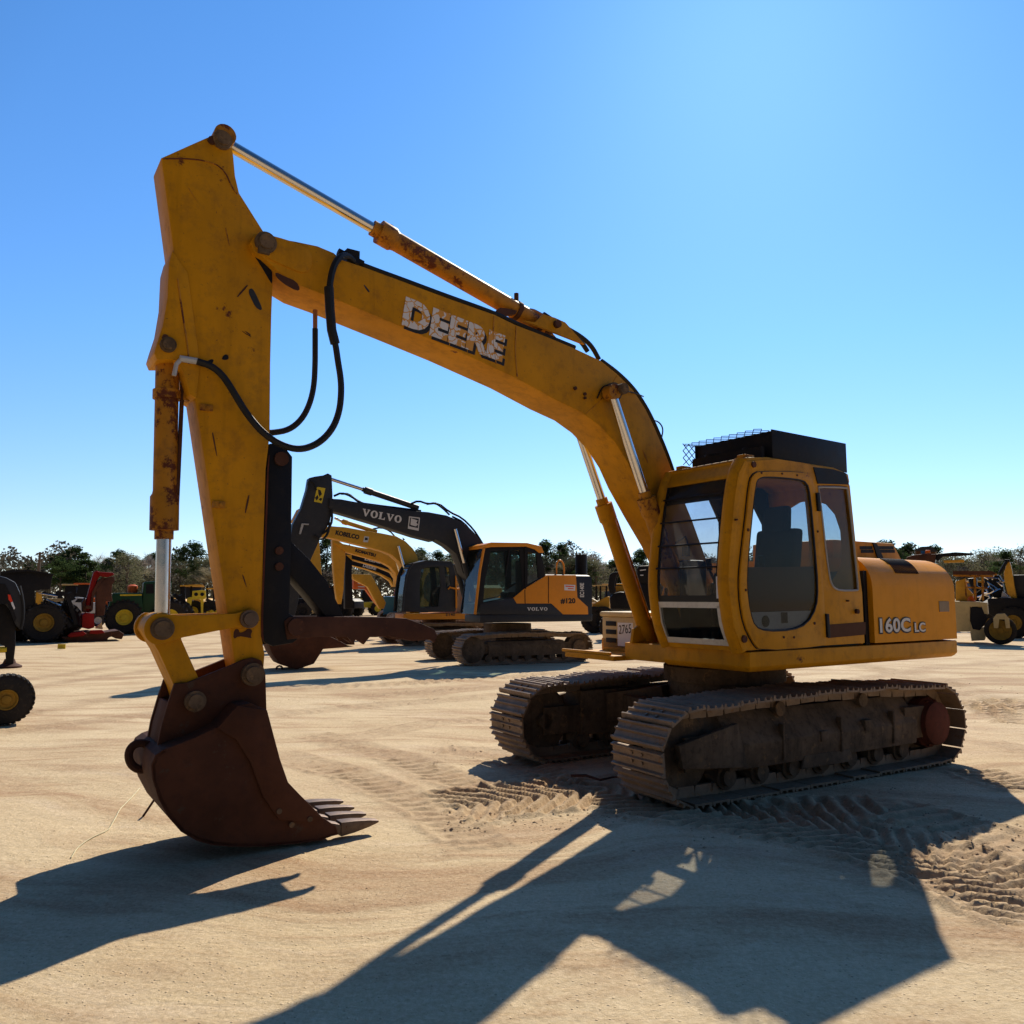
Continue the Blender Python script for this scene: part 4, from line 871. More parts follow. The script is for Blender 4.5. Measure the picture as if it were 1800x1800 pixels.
# flatten beneath the machine's own contact patches and the bucket
Hh=np.where((np.hypot(GX+1.9,GY-5.1)<.6),Hh*.3,Hh)
Hh-=Hh[(np.abs(GX)<4)&(GY>4)&(GY<12)].mean()
ny,nx=GX.shape
me=bpy.data.meshes.new('ground'); co=np.stack([GX,GY,Hh],-1).reshape(-1,3).astype(np.float32)
idx=np.arange(ny*nx).reshape(ny,nx); quads=np.stack([idx[:-1,:-1],idx[:-1,1:],idx[1:,1:],idx[1:,:-1]],-1).reshape(-1,4)
me.vertices.add(len(co)); me.vertices.foreach_set('co',co.ravel()); me.loops.add(quads.size); me.polygons.add(len(quads))
me.loops.foreach_set('vertex_index',quads.ravel().astype(np.int32)); me.polygons.foreach_set('loop_start',np.arange(0,quads.size,4,dtype=np.int32)); me.polygons.foreach_set('loop_total',np.full(len(quads),4,dtype=np.int32))
me.polygons.foreach_set('use_smooth',np.ones(len(quads),dtype=bool)); me.update(calc_edges=True)
at=me.attributes.new('churned','FLOAT','POINT'); at.data.foreach_set('value',rough.ravel().astype(np.float32))
m,nt,b=newmat('packed_sand'); SAND=m
gp=node(nt,'ShaderNodeNewGeometry'); pos=gp.outputs['Position']
def nse(scale,detail=6.0,r=.6,vec=None,dist=0.0):
    n=node(nt,'ShaderNodeTexNoise',i_Scale=scale,i_Detail=detail,i_Roughness=r,i_Distortion=dist); nt.links.new(vec if vec is not None else pos,n.inputs['Vector']); return n.outputs[0]
wn_=node(nt,'ShaderNodeTexNoise',i_Scale=.13,i_Detail=3.0); nt.links.new(pos,wn_.inputs['Vector'])
wv=node(nt,'ShaderNodeVectorMath',operation='MULTIPLY_ADD'); wv.inputs[1].default_value=(0,6,0); nt.links.new(wn_.outputs['Color'],wv.inputs[0]); nt.links.new(pos,wv.inputs[2])
mp=node(nt,'ShaderNodeMapping'); mp.inputs['Rotation'].default_value=(0,0,R(-16)); mp.inputs['Scale'].default_value=(.22,1.0,1); nt.links.new(wv.outputs[0],mp.inputs['Vector'])
mp2=node(nt,'ShaderNodeMapping'); mp2.inputs['Rotation'].default_value=(0,0,R(12)); mp2.inputs['Scale'].default_value=(.2,.9,1); nt.links.new(wv.outputs[0],mp2.inputs['Vector'])
c=mixc(nt,ramp(nt,nse(.22,5),.32,.68),(.56,.42,.23,1),(.73,.585,.36,1))
st=ramp(nt,nse(1.6,8,.68,mp.outputs[0],.6),.47,.62,(0,0,0,1),(.95,.95,.95,1)); c=mixc(nt,st,c,(.36,.205,.095,1))
st2=ramp(nt,nse(2.3,8,.7,mp2.outputs[0],.4),.54,.70,(0,0,0,1),(.6,.6,.6,1)); c=mixc(nt,st2,c,(.70,.56,.39,1))
blot=ramp(nt,nse(.8,9,.72),.5,.66,(0,0,0,1),(.5,.5,.5,1)); c=mixc(nt,blot,c,(.40,.26,.14,1))
wet=ramp(nt,nse(.45,8,.7,mp.outputs[0],.5),.53,.66,(0,0,0,1),(.6,.6,.6,1)); c=mixc(nt,wet,c,(.34,.20,.10,1))
fine=ramp(nt,nse(42,4,.7),.35,.7); c=mixc(nt,.36,c,mixc(nt,fine,(.30,.20,.115,1),(.72,.58,.41,1)))
sp=node(nt,'ShaderNodeTexVoronoi',feature='F1'); sp.inputs['Scale'].default_value=34; nt.links.new(pos,sp.inputs['Vector'])
sc=node(nt,'ShaderNodeSeparateColor'); nt.links.new(sp.outputs['Color'],sc.inputs[0])
g1_=node(nt,'ShaderNodeMath',operation='LESS_THAN'); g1_.inputs[1].default_value=.012; nt.links.new(sp.outputs['Distance'],g1_.inputs[0])
g2_=node(nt,'ShaderNodeMath',operation='GREATER_THAN'); g2_.inputs[1].default_value=.6; nt.links.new(sc.outputs[0],g2_.inputs[0])
dd=ramp(nt,sp.outputs['Distance'],.10,.22,(1,1,1,1),(0,0,0,1))
g3=node(nt,'ShaderNodeMath',operation='MULTIPLY'); nt.links.new(dd,g3.inputs[0]); nt.links.new(g2_.outputs[0],g3.inputs[1])
g4=node(nt,'ShaderNodeMath',operation='MULTIPLY'); nt.links.new(g3.outputs[0],g4.inputs[0]); nt.links.new(ramp(nt,nse(.9,4),.45,.6,(0,0,0,1),(.7,.7,.7,1)),g4.inputs[1])
c=mixc(nt,g4.outputs[0],c,(.27,.19,.13,1))
ch=node(nt,'ShaderNodeAttribute',attribute_name='churned'); cf=node(nt,'ShaderNodeMath',operation='MULTIPLY'); cf.inputs[1].default_value=.62; nt.links.new(ch.outputs['Fac'],cf.inputs[0])
c=mixc(nt,cf.outputs[0],c,mixc(nt,ramp(nt,nse(12,6,.7),.35,.65),(.24,.145,.078,1),(.46,.32,.19,1)))
nt.links.new(c,b.inputs['Base Color']); b.inputs['Roughness'].default_value=.95; b.inputs['Specular IOR Level'].default_value=.15
hb=node(nt,'ShaderNodeMath',operation='ADD'); nt.links.new(nse(18,10,.75),hb.inputs[0]); hs=node(nt,'ShaderNodeMath',operation='MULTIPLY'); hs.inputs[1].default_value=.7; nt.links.new(g3.outputs[0],hs.inputs[0]); nt.links.new(hs.outputs[0],hb.inputs[1])
hb2=node(nt,'ShaderNodeMath',operation='MULTIPLY_ADD'); nt.links.new(nse(1.6,8,.68,mp.outputs[0],.6),hb2.inputs[0]); hb2.inputs[1].default_value=1.6; nt.links.new(hb.outputs[0],hb2.inputs[2])
bp=node(nt,'ShaderNodeBump',i_Strength=.55,i_Distance=.03); nt.links.new(hb2.outputs[0],bp.inputs['Height']); nt.links.new(bp.outputs[0],b.inputs['Normal'])
me.materials.append(SAND); g=bpy.data.objects.new('ground',me); COL.objects.link(g); tag(g,'packed tan sandy yard churned by crawler tracks',kind='structure'); 
# puddle in the rut at left
def gz(x,y): 
    j=int(np.clip(np.searchsorted(gx,x),1,nx-1)); i=int(np.clip(np.searchsorted(gy,y),1,ny-1)); return float(max(Hh[i-1:i+1,j-1:j+1].max(),-1))
pc_=G(150,1152)
# loose clods and pebbles: nobody could count them
rs=random.Random(3); mb=MB()
zones=[((780,1420),(1100,1460),240),((1100,1380),(1600,1500),170),((1600,1430),(1800,1560),200),((760,1300),(960,1350),90),((1560,1160),(1800,1280),120),((0,1200),(1800,1570),420),((480,1190),(1050,1240),120)]
for (u0,v0),(u1,v1),n in zones:
    for _ in range(n):
        x,y=G(rs.uniform(u0,u1),rs.uniform(v0,v1)); s=rs.choice([.004,.005,.007,.009,.014]) if n<400 else rs.choice([.003,.004,.006]); z=gz(x,y)
        V=[(x+dx*s*rs.uniform(.6,1.3),y+dy*s*rs.uniform(.6,1.3),z+dz*s*rs.uniform(.3,.7)) for dx,dy,dz in ((1,0,0),(-1,0,0),(0,1,0),(0,-1,0),(0,0,1),(0,0,-.6))]
        mb.add(V,[(0,2,4),(2,1,4),(1,3,4),(3,0,4),(2,0,5),(1,2,5),(3,1,5),(0,3,5)])
CLOD=paint('dry_clod',(.40,.28,.17),.95,dirt=(.2,.12,.07),dirt_amt=.6,var=.3,scale=4)
tag(mb.build('clods',CLOD,smooth=False),'loose clods and gravel scattered over the sand',kind='stuff')
# string, sticks, yellow flags
mb=MB(); pts=[(245,1388),(236,1400),(222,1415),(210,1427),(204,1440),(196,1452),(190,1462),(168,1472),(150,1482),(135,1494),(125,1510)]
mb.tube([(x,y,gz(x,y)+.006) for x,y in gpath(pts)],.0035,n=5,smooth=1)
tag(mb.build('string',paint('pale_string',(.6,.55,.35),.8)),'thin pale yellow string lying on the sand left of the rusty bucket','string')
mb=MB(); a=G(1005,1377); z=gz(*a); pts=[G(1004,1377),G(1030,1379),G(1055,1383),G(1078,1379),G(1098,1381)]; mb.tube([(x,y,z+.03+.012*math.sin(i*2)) for i,(x,y) in enumerate(pts)],[.012,.014,.011,.009,.006],n=6)
tag(mb.build('stick',RUST),'dark thin stick lying on the sand in front of the near crawler track','stick')
mb=MB(); a=M.loc(262,1420,Z=.14) ; mb=MB(); p0=G(251,1438); w0=(p0[0],p0[1],.01); 
lp=Vector((w0[0]+.07,w0[1]+.1,.16)); mb.tube([w0,tuple(lp)],.009,n=6); tag(mb.build('stake',RUST),'short dark metal stake leaning against the back of the rusty bucket','stake')
for k,(u,v,lab) in enumerate(((108,1142,'small yellow marker flag on the sand, leftmost and nearest'),(248,1110,'small yellow marker flag on the sand, further back beside the green machine'))):
    x,y=G(u,v); z=gz(x,y); mb=MB(); s=.12 if k==0 else .13
    mb.box((x-s,y-.01,z+.02),(x+s,y+.01,z+.17))
    tag(mb.build('marker_flag' ,YELC),lab,'flag',group='marker flags on the sand')
# ================================================================== the other machines in the yard
def flat_track(root, yc, w, sgn, mat, shoe, L=1.5, n=40, r=.33, zc=.37):
    mb=MB(); prof=[(yc+sgn*.16,.2),(yc+sgn*.17,.45),(yc+sgn*.1,.55),(yc-sgn*.16,.56),(yc-sgn*.16,.2)]; mb.prism_x(prof,-L+.4,L-.4); mb.box((-L+.2,yc-.12,.26),(L,yc+.12,.5)); mb.cyl((L,yc-.15,zc),(L,yc+.15,zc),r-.02,n=24)
    fr=mb.build('track_frame',mat,root,bev=.01)
    shoes(yc,w,L=L,zc=zc,n=n,r=r,crown=.04).build('track_chain',shoe,fr,smooth=False)
    mb=MB(); mb.seg([((-L,yc-.1,zc),r-.02),((-L,yc+sgn*.12,zc),r-.02),((-L,yc+sgn*.14,zc),.2),((-L,yc+sgn*.2,zc),.18)],24); mb.build('drive_hub',mat,fr)
    for i in range(7):
        x=-L+.4+i*(2*L-.8)/6; mb=MB(); mb.cyl((x,yc-.15,.16),(x,yc+.16,.16),.09,n=14); mb.build('track_roller',mat,fr)
    return fr
def generic_excavator(F, name, body, boomc, cabc, label, boom_px, arm_px, boomY=.2, cab_h=2.85, cyl_px=None, rod_px=None, bucket=True, L=1.5, lift=None, armc=None, bucketc=RUST, group=None, tail=2.2):
    r=F.root(name); tag(r,label,'excavator',group)
    for s in (1,-1): flat_track(r, s*.98, .55, s, DIRTY, SHOE, L=L)
    mb=MB(); mb.box((-.7,-.8,.4),(.7,.8,.6)); mb.cyl((0,0,.6),(0,0,.92),.55,n=24); mb.build('car_body',DIRTY,r)
    mb=MB(); t=arc_tail(tail,0,1.2); mb.prism_z([(.2,-1.2),(.2,-.5),(.7,-.4),(.7,.25),(1.05,.25),(1.05,1.2)]+t,.92,1.15); mb.build('revolving_frame',body[0],r,bev=.02)
    mb=MB(); t=arc_tail(tail,0,1.2); rings=[]
    for z,i in ((1.153,0),(1.7,0),(1.9,.03),(2.0,.12),(2.04,.25)): rings.append([(x,y,z) for x,y in [(-.6,-1.2+i),(-.6,1.2-i)]+arc_tail(tail,i,1.2)])
    loft(mb,rings); mb.build('engine_hood',body[1],r)
    cab_parts(r, cabc, cab_h)
    arms(F, r, boomc, boom_px, arm_px, boomY, cyl_px, rod_px, lift, armc)
    return r
def cab_parts(r, cabc, h, xf=1.2, xr=-.52, y0=.28, y1=1.2, z0=1.16, roofc=None, glassm=None):
    glassm=glassm or GLASSB
    prof=[(xf-.12,z0),(xf,z0+.4),(xf-.02,z0+.75),(xf-.22,h-.1),(xf-.36,h),(xr+.12,h),(xr,h-.12),(xr-.02,z0)]
    holes=[roundpoly([(xf-.13,z0+.55),(xf-.32,h-.17),(.2,h-.14),(.16,z0+.25),(xf-.45,z0+.22)],1), roundpoly([(.08,h-.16),(xr+.12,h-.18),(xr+.1,z0+.75),(.06,z0+.72)],1)]
    mb=MB(); mb.plate(prof,holes,y1-.04,y1); c=mb.build('cab',cabc,r,bev=.006)
    mb=MB(); mb.plate(prof,holes,y0,y0+.04); mb.build('cab_inner_side',cabc,c)
    mb=MB(); mb.prism([(xf-.2,h-.06),(xf-.34,h+.03),(xr+.1,h+.03),(xr-.01,h-.1)],y0,y1); mb.build('cab_roof',roofc or cabc,c,bev=.02)
    mb=MB(); mb.box((xr-.02,y0+.04,z0),(xr+.02,y1-.04,z0+.6)); mb.box((xr-.02,y0+.04,h-.25),(xr+.02,y1-.04,h-.05)); mb.box((xr,y0+.04,z0),(xf-.1,y1-.04,z0+.04)); mb.build('cab_rear_wall',cabc,c)
    fp=[(xf-.12,z0),(xf,z0+.4),(xf-.02,z0+.75),(xf-.22,h-.1)]
    mb=MB(); V=[]
    for x,z in fp: V+=[(x-.005,y0+.05,z),(x-.005,y1-.05,z)]
    mb.add(V,[(0,1,3,2),(2,3,5,4),(4,5,7,6)]); mb.build('windshield',glassm,c,smooth=False)
    for k,hh in enumerate(holes):
        mb=MB(); mb.add([(x,y1-.02,z) for x,z in hh],[tuple(range(len(hh)))]); mb.build('side_window',glassm,c,smooth=False)
        mb=MB(); mb.add([(x,y0+.02,z) for x,z in hh],[tuple(range(len(hh)))]); mb.build('side_window',glassm,c,smooth=False)
    mb=MB(); mb.tube([(.14,y1+.012,z0+.2),(.14,y1+.012,h-.12)],.012,n=6); mb.build('door_seam',BLK,c)
    mb=MB(); mb.prism([(.0,z0+.05),(.5,z0+.05),(.5,z0+.5),(.12,z0+.55),(.08,z0+1.25),(-.1,z0+1.25),(-.15,z0+.4)],.5,.95); mb.build('seat',SEATM,c,bev=.04)
    return c
def arms(F, r, boomc, boom_px, arm_px, boomY, cyl_px, rod_px, lift, armc=None):
    bo=ar=None
    if boom_px:
        mb=MB(); mb.prism(F.P(boom_px,boomY),-boomY,boomY); bo=mb.build('boom',boomc,r,bev=.02)
    if arm_px:
        mb=MB(); mb.prism(F.P(arm_px,boomY*.75),-boomY*.75,boomY*.75); ar=mb.build('arm',armc or boomc,r,bev=.02)
    if cyl_px:
        (a,b,rr)=cyl_px; mb=MB(); P0,P1=F.loc(*a,Y=0),F.loc(*b,Y=0); d=(P1-P0); mb.seg([(P0,rr*.8),(P0+d*.04,rr*.8),(P0+d*.04,rr*1.25),(P0+d*.16,rr*1.25),(P0+d*.18,rr),(P1,rr)],14); co=mb.build('arm_cylinder',boomc,r)
        if rod_px: mb=MB(); mb.cyl(F.loc(*rod_px[0],Y=0),F.loc(*rod_px[1],Y=0),rr*.6,n=12); mb.build_each('piston_rod',CHROME,co)
    if lift:
        for s in (1,-1):
            A=F.loc(*lift[0],Y=boomY+.09); B=F.loc(*lift[1],Y=boomY+.09); A.y=s*(boomY+.09); B.y=A.y; m_=A+(B-A)*.45
            mb=MB(); mb.cyl(m_,B,.075,n=14); co=mb.build('boom_cylinder',boomc,r); mb=MB(); mb.cyl(A,m_,.045,n=12); mb.build_each('piston_rod',CHROME,co)
    return bo,ar
def fhose(F,par,pts,r=.02,mat=RUBBER):
    mb=MB(); mb.tube([F.loc(u,v,Y=y) for u,v,y in pts],r,n=6,smooth=1); return mb.build('hydraulic_hose',mat,par)

# ---- the dark grey and orange excavator (nearest of the row)
V=Frame(-.12,20.8,.45)
def c3(pts): return [(480+x/6,820+y/6) for x,y in pts]
def c4(pts): return [(600+x/6.923,900+y/6.923) for x,y in pts]
def c5(pts): return [(780+x/6,920+y/6) for x,y in pts]
v=V.root('excavator'); tag(v,'dark grey and orange crawler excavator, white serif lettering on grey boom, nearest of the row','excavator','excavators parked in a row behind')
for s in (1,-1): flat_track(v, s*1.0,.55,s,DIRTY,SHOE,L=1.45,n=42)
mb=MB(); mb.box((-.7,-.8,.4),(.7,.8,.6)); mb.cyl((0,0,.6),(0,0,.95),.62,n=28); mb.build('car_body',DIRTY,v)
def VP(pts,Y=1.2): return V.P(pts,Y)
low=VP(c5([(330,975),(380,1035),(900,1040),(1580,1035),(1588,962),(1260,962),(390,940),(215,860),(200,950)])); 
def vx(x,y=0,Y=1.2): return V.loc(780+x/6,920+y/6,Y=Y)
zf0=vx(900,1040).z; zf1=vx(900,962).z; xfr=vx(385,1000).x; xtl=vx(1585,1000).x
mb=MB(); mb.prism_z([(.0,-1.2),(.0,-.5),(.6,-.4),(.6,.22),(xfr,.22),(xfr,1.2)]+[(x,y) for x,y in arc_tail(-xtl*1.16,0,1.2)],zf0,zf1); mb.build('revolving_frame',GREYP,v,bev=.02)
zt=vx(1300,540).z
mb=MB(); rings=[]; T=-xtl*1.16
for z,i in ((zf1+.003,0),(zt-.1,0),(zt-.03,.04),(zt,.12)): rings.append([(x,y,z) for x,y in [(vx(1090).x,-1.19+i),(vx(1090).x,1.19-i)]+arc_tail(T,i,1.19)])
loft(mb,rings); vh=mb.build('engine_hood',GREYP,v)
side=[(1090,545),(1395,545),(1410,780),(1520,880),(1525,960),(1260,960),(1135,845),(770,845),(735,785),(850,690)]
mb=MB(); mb.prism(VP(c5(side),1.205),1.17,1.205); vs=mb.build('orange_side_panel',ORG,v,bev=.006)
mb=MB()
for a,b in (((1105,560),(1105,840)),((855,700),(858,845))): mb.bar(V.loc(*c5([a])[0],Y=1.207),V.loc(*c5([b])[0],Y=1.207),.015,.015)
mb.build_each('panel_seam',BLK,vs)
mb=MB(); mb.prism(VP(c5([(385,850),(735,785),(770,845),(1135,845),(1260,962),(385,962)]),1.2),.2,1.20); mb.build('grey_lower_panel',GREYP,v,bev=.01)
# cab
roof=[(430,225),(500,200),(880,205),(1030,240),(1055,300),(1055,308),(1005,312),(960,275),(870,245),(500,250),(435,262)]
cabo=[(435,262),(500,250),(870,245),(960,270),(1030,310),(1075,550),(850,690),(740,780),(390,850),(345,960),(335,940),(400,500),(420,300)]
w1=[(500,292),(800,280),(820,500),(835,700),(740,770),(420,830),(432,640)]; w2=[(890,300),(975,320),(1000,580),(885,640)]
mb=MB(); mb.plate(VP(c5(cabo)),[VP(c5(w1)),VP(c5(w2))],1.15,1.19); vc=mb.build('cab',BLK,v,bev=.006)
mb=MB(); mb.plate(VP(c5(cabo)),[VP(c5(w1)),VP(c5(w2))],.22,.26); mb.build('cab_inner_side',BLK,vc)
for w_ in (w1,w2):
    for yy in (1.17,.24): mb=MB(); q=VP(c5(w_)); mb.add([(x,yy,z) for x,z in q],[tuple(range(len(q)))]); mb.build('side_window',GLASSB,vc,smooth=False)
mb=MB(); mb.prism(VP(c5(roof)),.2,1.21); mb.build('orange_cab_roof',ORG,vc,bev=.02)
fr_=VP(c5([(435,262),(400,500),(345,960)])); mb=MB(); mb.add([(x,y,z) for x,z in fr_ for y in (.27,1.14)],[(0,1,3,2),(2,3,5,4)]); mb.build('windshield',GLASSB,vc,smooth=False)
mb=MB(); mb.tube([(fr_[0][0]+.02,1.18,fr_[0][1]),(fr_[1][0]+.04,1.18,fr_[1][1]),(fr_[2][0]+.03,1.18,fr_[2][1])],.035,n=8); mb.build('orange_front_post',ORG,vc)
mb=MB(); mb.bar(V.loc(*c5([(855,250)])[0],Y=1.195),V.loc(*c5([(860,690)])[0],Y=1.195),.03,.03); mb.tube([V.loc(*p,Y=1.2) for p in c5([(650,560),(690,280)])],.02,n=6); mb.build_each('door_post',BLK,vc)
mb=MB(); q=V.loc(*c5([(740,560)])[0],Y=.7); mb.box((q.x-.25,.5,1.2),(q.x+.3,.95,1.75)); mb.box((q.x-.3,.55,1.7),(q.x-.1,.92,2.55)); mb.build('seat',SEATM,vc,bev=.05)
mb=MB(); q=V.loc(*c5([(1450,470)])[0],Y=.3); mb.cyl((q.x,.3,zt-.02),(q.x,.3,q.z+.35),.16,n=20); mb.build('air_precleaner',BLK,vh)
mb=MB(); a=V.loc(*c5([(1190,540)])[0],Y=1.0); b=V.loc(*c5([(1270,540)])[0],Y=1.0); t=V.loc(*c5([(1225,378)])[0],Y=1.0); mb.tube([(a.x,1,a.z),(a.x,1,t.z-.1),(t.x,1,t.z),(b.x,1,t.z-.12),(b.x,1,b.z)],.022,n=8,smooth=2); mb.build('orange_handrail',ORG,vh)
# boom and arm
boomv=c3([(600,330),(640,340),(720,345),(880,375),(1200,430),(1500,470),(1640,480),(1800,510)])+c4([(1280,40),(1400,90),(1520,150),(1620,250),(1700,350),(1745,400)])+[(856,985),(850,1015),(830,1025)]+c4([(1530,800),(1480,740),(1450,640),(1400,510),(1280,410),(1140,330)])+c3([(1700,790),(1500,740),(1100,610),(770,510),(630,470),(590,430)])
armv=c3([(380,120),(440,105),(530,92),(580,70),(620,92),(630,300),(625,450),(600,590),(500,760),(400,980)])+[(528,1040),(515,1100),(500,1122),(485,1118),(482,1090),(497,1010)]+c3([(170,850),(205,620),(300,440),(360,240)])
bo,ar=arms(V,v,GREYP,boomv,armv,.2,((637,860),(735,893),.07),((581,842),(640,861)),((800,930),(836,1062)))
mb=MB(); mb.box((0,0,0),(.01,.01,.01))
WM=word_mesh('VOLVO')
A=V.loc(637,909,Y=.205); B=V.loc(704,918.5,Y=.205)
A=V.loc(*c3([(935,520)])[0],Y=.205); B=V.loc(*c3([(1350,600)])[0],Y=.205); T=V.loc(*c3([(925,440)])[0],Y=.205)
letters('brand_lettering',WM,(A.x,.206,A.z),(B.x,.206,B.z),(T-A).length*1.0,(0,1,0),LETW,bo)
mb=MB(); mb.prism(V.P(c3([(1435,525),(1550,540),(1535,678),(1422,655)]),.205),.2,.206); pl=mb.build('white_framed_sticker',LETW,bo)
mb=MB(); mb.prism(V.P(c3([(1445,538),(1538,550),(1528,650),(1434,630)]),.207),.2,.2075); mb.build('sticker_field',GREYP,pl)
mb=MB(); mb.prism(V.P(c3([(1455,545),(1525,570),(1510,592),(1530,612),(1505,632),(1450,615)]),.209),.2,.209); mb.build('flag_emblem',LETW,pl)
mb=MB(); mb.prism(V.P(c3([(462,215),(552,228),(515,388),(432,370)]),.153),.14,.156); yl=mb.build('yellow_warning_sticker',YELC,ar)
mb=MB(); 
for pts in (((475,240),(500,250),(515,290),(490,320),(478,290)),((500,330),(520,340),(505,365),(480,350)),((440,330),(470,300),(480,330),(460,360))): mb.prism(V.P(c3(pts),.157),.15,.158)
mb.build_each('warning_figure',LETB,yl)
A=V.loc(*c5([(880,922)])[0],Y=1.207); B=V.loc(*c5([(1095,918)])[0],Y=1.207); T=V.loc(*c5([(880,885)])[0],Y=1.207)
letters('brand_lettering',WM,(A.x,1.207,A.z),(B.x,1.207,A.z),(T-A).length,(0,1,0),LETW,v)
A=V.loc(*c5([(1232,850)])[0],Y=1.208); B=V.loc(*c5([(1390,846)])[0],Y=1.208); T=V.loc(*c5([(1232,788)])[0],Y=1.208)
letters('number_lettering',font_mesh('#120',.045),(A.x,1.208,A.z),(B.x,1.208,A.z),(T-A).length,(0,1,0),LETB,vs)
A=V.loc(*c5([(1482,778)])[0],Y=1.2); B=V.loc(*c5([(1478,628)])[0],Y=1.2); C2=V.loc(*c5([(1438,778)])[0],Y=1.2)
# vertical model lettering
letters('model_lettering',font_mesh('EC140E',.03),(A.x,1.195,A.z),(A.x,1.195,B.z),(C2-A).length,(0,1,0),LETW,vh)
mb=MB(); mb.prism(V.P(c5([(1272,645),(1388,650),(1385,710),(1272,705)]),1.208),1.2,1.21); ps=mb.build('white_sticker',PAPER,vs)
mb=MB(); mb.prism(V.P(c5([(1285,656),(1375,662),(1375,672),(1285,668)]),1.212),1.205,1.212); mb.prism(V.P(c5([(1310,682),(1370,685),(1370,694),(1310,692)]),1.212),1.205,1.212); mb.build_each('red_print',REDL,ps)
q=V.loc(*c5([(235,875)])[0],Y=.6)
for pts,y in (([(587,872,0),(600,866,0),(617,872,0),(632,884,.05),(660,888,.05),(700,893,.05),(740,898,.05)],0),([(600,868,-.1),(613,868,-.1),(625,878,-.1),(640,886,-.1)],0),([(722,886,.1),(735,880,.1),(752,886,.1),(765,884,.1),(778,893,.1),(790,905,.1)],0),([(750,886,0),(770,884,0),(790,900,0),(812,910,0),(832,930,0),(845,950,0),(852,962,0)],0),([(583,895,.2),(584,915,.2),(578,930,.2),(567,938,.2)],0),([(580,918,.2),(576,940,.2),(565,950,.2),(552,940,.2)],0),([(795,908,.15),(815,918,.15),(832,940,.15),(845,960,.15)],0)):
    fhose(V,bo,pts,.028)
fhose(V,ar,[(545,860,.16),(541,852,.16),(543,845,.16),(552,848,.16),(556,862,.16)],.02)
mb=MB(); mb.prism(V.P(c3([(300,600),(375,605),(372,618),(322,614),(290,715),(272,712)]),.16),.14,.2); mb.build('arm_bracket',LGREY,ar)
# bucket
bkv=[(468,1122),(478,1148),(492,1168),(508,1182),(522,1186),(536,1181),(552,1167),(564,1148),(568,1141),(606,1138),(610,1134),(600,1128),(575,1116),(540,1108),(505,1098),(486,1094),(470,1108)]
mb=MB(); bp_=V.P(bkv,.45); zmn=min(z for _,z in bp_); bp_=[(x,z-zmn+.01 if z-zmn<.2 else z) for x,z in bp_]; mb.prism(bp_,-.45,.45); vb=mb.build('bucket',RUSTB,v,bev=.02)
mb=MB(); c_=V.loc(491,1176,Y=.1); mb.tube([(c_.x+.07*math.cos(a),.1,c_.z+.07*math.sin(a)) for a in np.linspace(0,6.28,13)[:-1]],.02,n=6,closed=True); mb.build('lifting_eye',RUST,vb)
for k in range(4):
    mb=MB(); t=V.loc(600,1136,Y=.4); y=-.4+.8*k/3; mb.prism([(t.x+.12,t.z+.06),(t.x+.12,t.z-.03),(t.x-.16,t.z-.02)],y-.04,y+.04); mb.build('bucket_tooth',RUST,vb)
mb=MB(); mb.cyl(V.loc(528,1040,Y=0)+Vector((.15,0,0)),V.loc(500,1000,Y=0)+Vector((.3,0,.1)),.06,n=12); mb.build('bucket_cylinder',GREYP,v)

# ---- second: yellow boom, dark rounded cab with orange skirt
K=Frame(-2.6,28.6,.45)
k=K.root('excavator'); tag(k,'yellow boomed excavator with dark grey rounded cab over an orange skirt, second in the row','excavator','excavators parked in a row behind')
for s in (1,-1): flat_track(k, s*1.0,.55,s,DIRTY,SHOE,L=1.5,n=42)
mb=MB(); mb.box((-.7,-.8,.4),(.7,.8,.6)); mb.cyl((0,0,.6),(0,0,.9),.6,n=24); mb.build('car_body',DIRTY,k)
q0=K.loc(707,1080,Y=1.2); q1=K.loc(707,1086,Y=1.2)
mb=MB(); mb.prism_z([(.0,-1.2),(.0,-.5),(.6,-.4),(.6,.25),(q0.x-.05,.25),(q0.x-.05,1.2)]+arc_tail(2.3,0,1.2),q0.z-.18,q0.z+.02); mb.build('orange_skirt',ORG,k,bev=.02)
A=K.loc(784,1083,Y=1.21); B=K.loc(800,1083,Y=1.21); T=K.loc(784,1078,Y=1.21)
letters('model_lettering',font_mesh('E140',.02),(A.x,1.206,A.z),(B.x,1.206,A.z),(T-A).length,(0,1,0),LETB,k)
mb=MB(); rings=[]
for z,i in ((q0.z+.03,0),(1.95,0),(2.05,.12)): rings.append([(x,y,z) for x,y in [(-.55,-1.2+i),(-.55,1.2-i)]+arc_tail(2.25,i,1.2)])
loft(mb,rings); mb.build('engine_hood',ORG,k)
cabk=c4([(755,1215),(770,1000),(800,780),(835,690),(880,625),(1040,585),(1330,600),(1390,650),(1410,760),(1420,1000),(1390,1215)])
hk=[c4([(975,700),(1050,670),(1190,665),(1210,900),(1180,1150),(960,1165),(955,940)]), c4([(1255,660),(1310,680),(1335,880),(1280,910)])]
hk=[[(x,y) for x,y in h_] for h_ in hk]
mb=MB(); mb.plate(K.P(cabk,1.2),[K.P(h_,1.2) for h_ in hk],1.15,1.19); kc=mb.build('cab',GREYP,k,bev=.01)
mb=MB(); mb.plate(K.P(cabk,1.2),[K.P(h_,1.2) for h_ in hk],.24,.28); mb.build('cab_inner_side',GREYP,kc)
fk=K.P(c4([(755,1215),(770,1000),(800,780),(835,690),(880,625)]),1.2)
mb=MB(); mb.add([(x-.01,y,z) for x,z in fk for y in (.28,1.15)],[(0,1,3,2),(2,3,5,4),(4,5,7,6),(6,7,9,8)]); mb.build('windshield',GLASSB,kc,smooth=False)
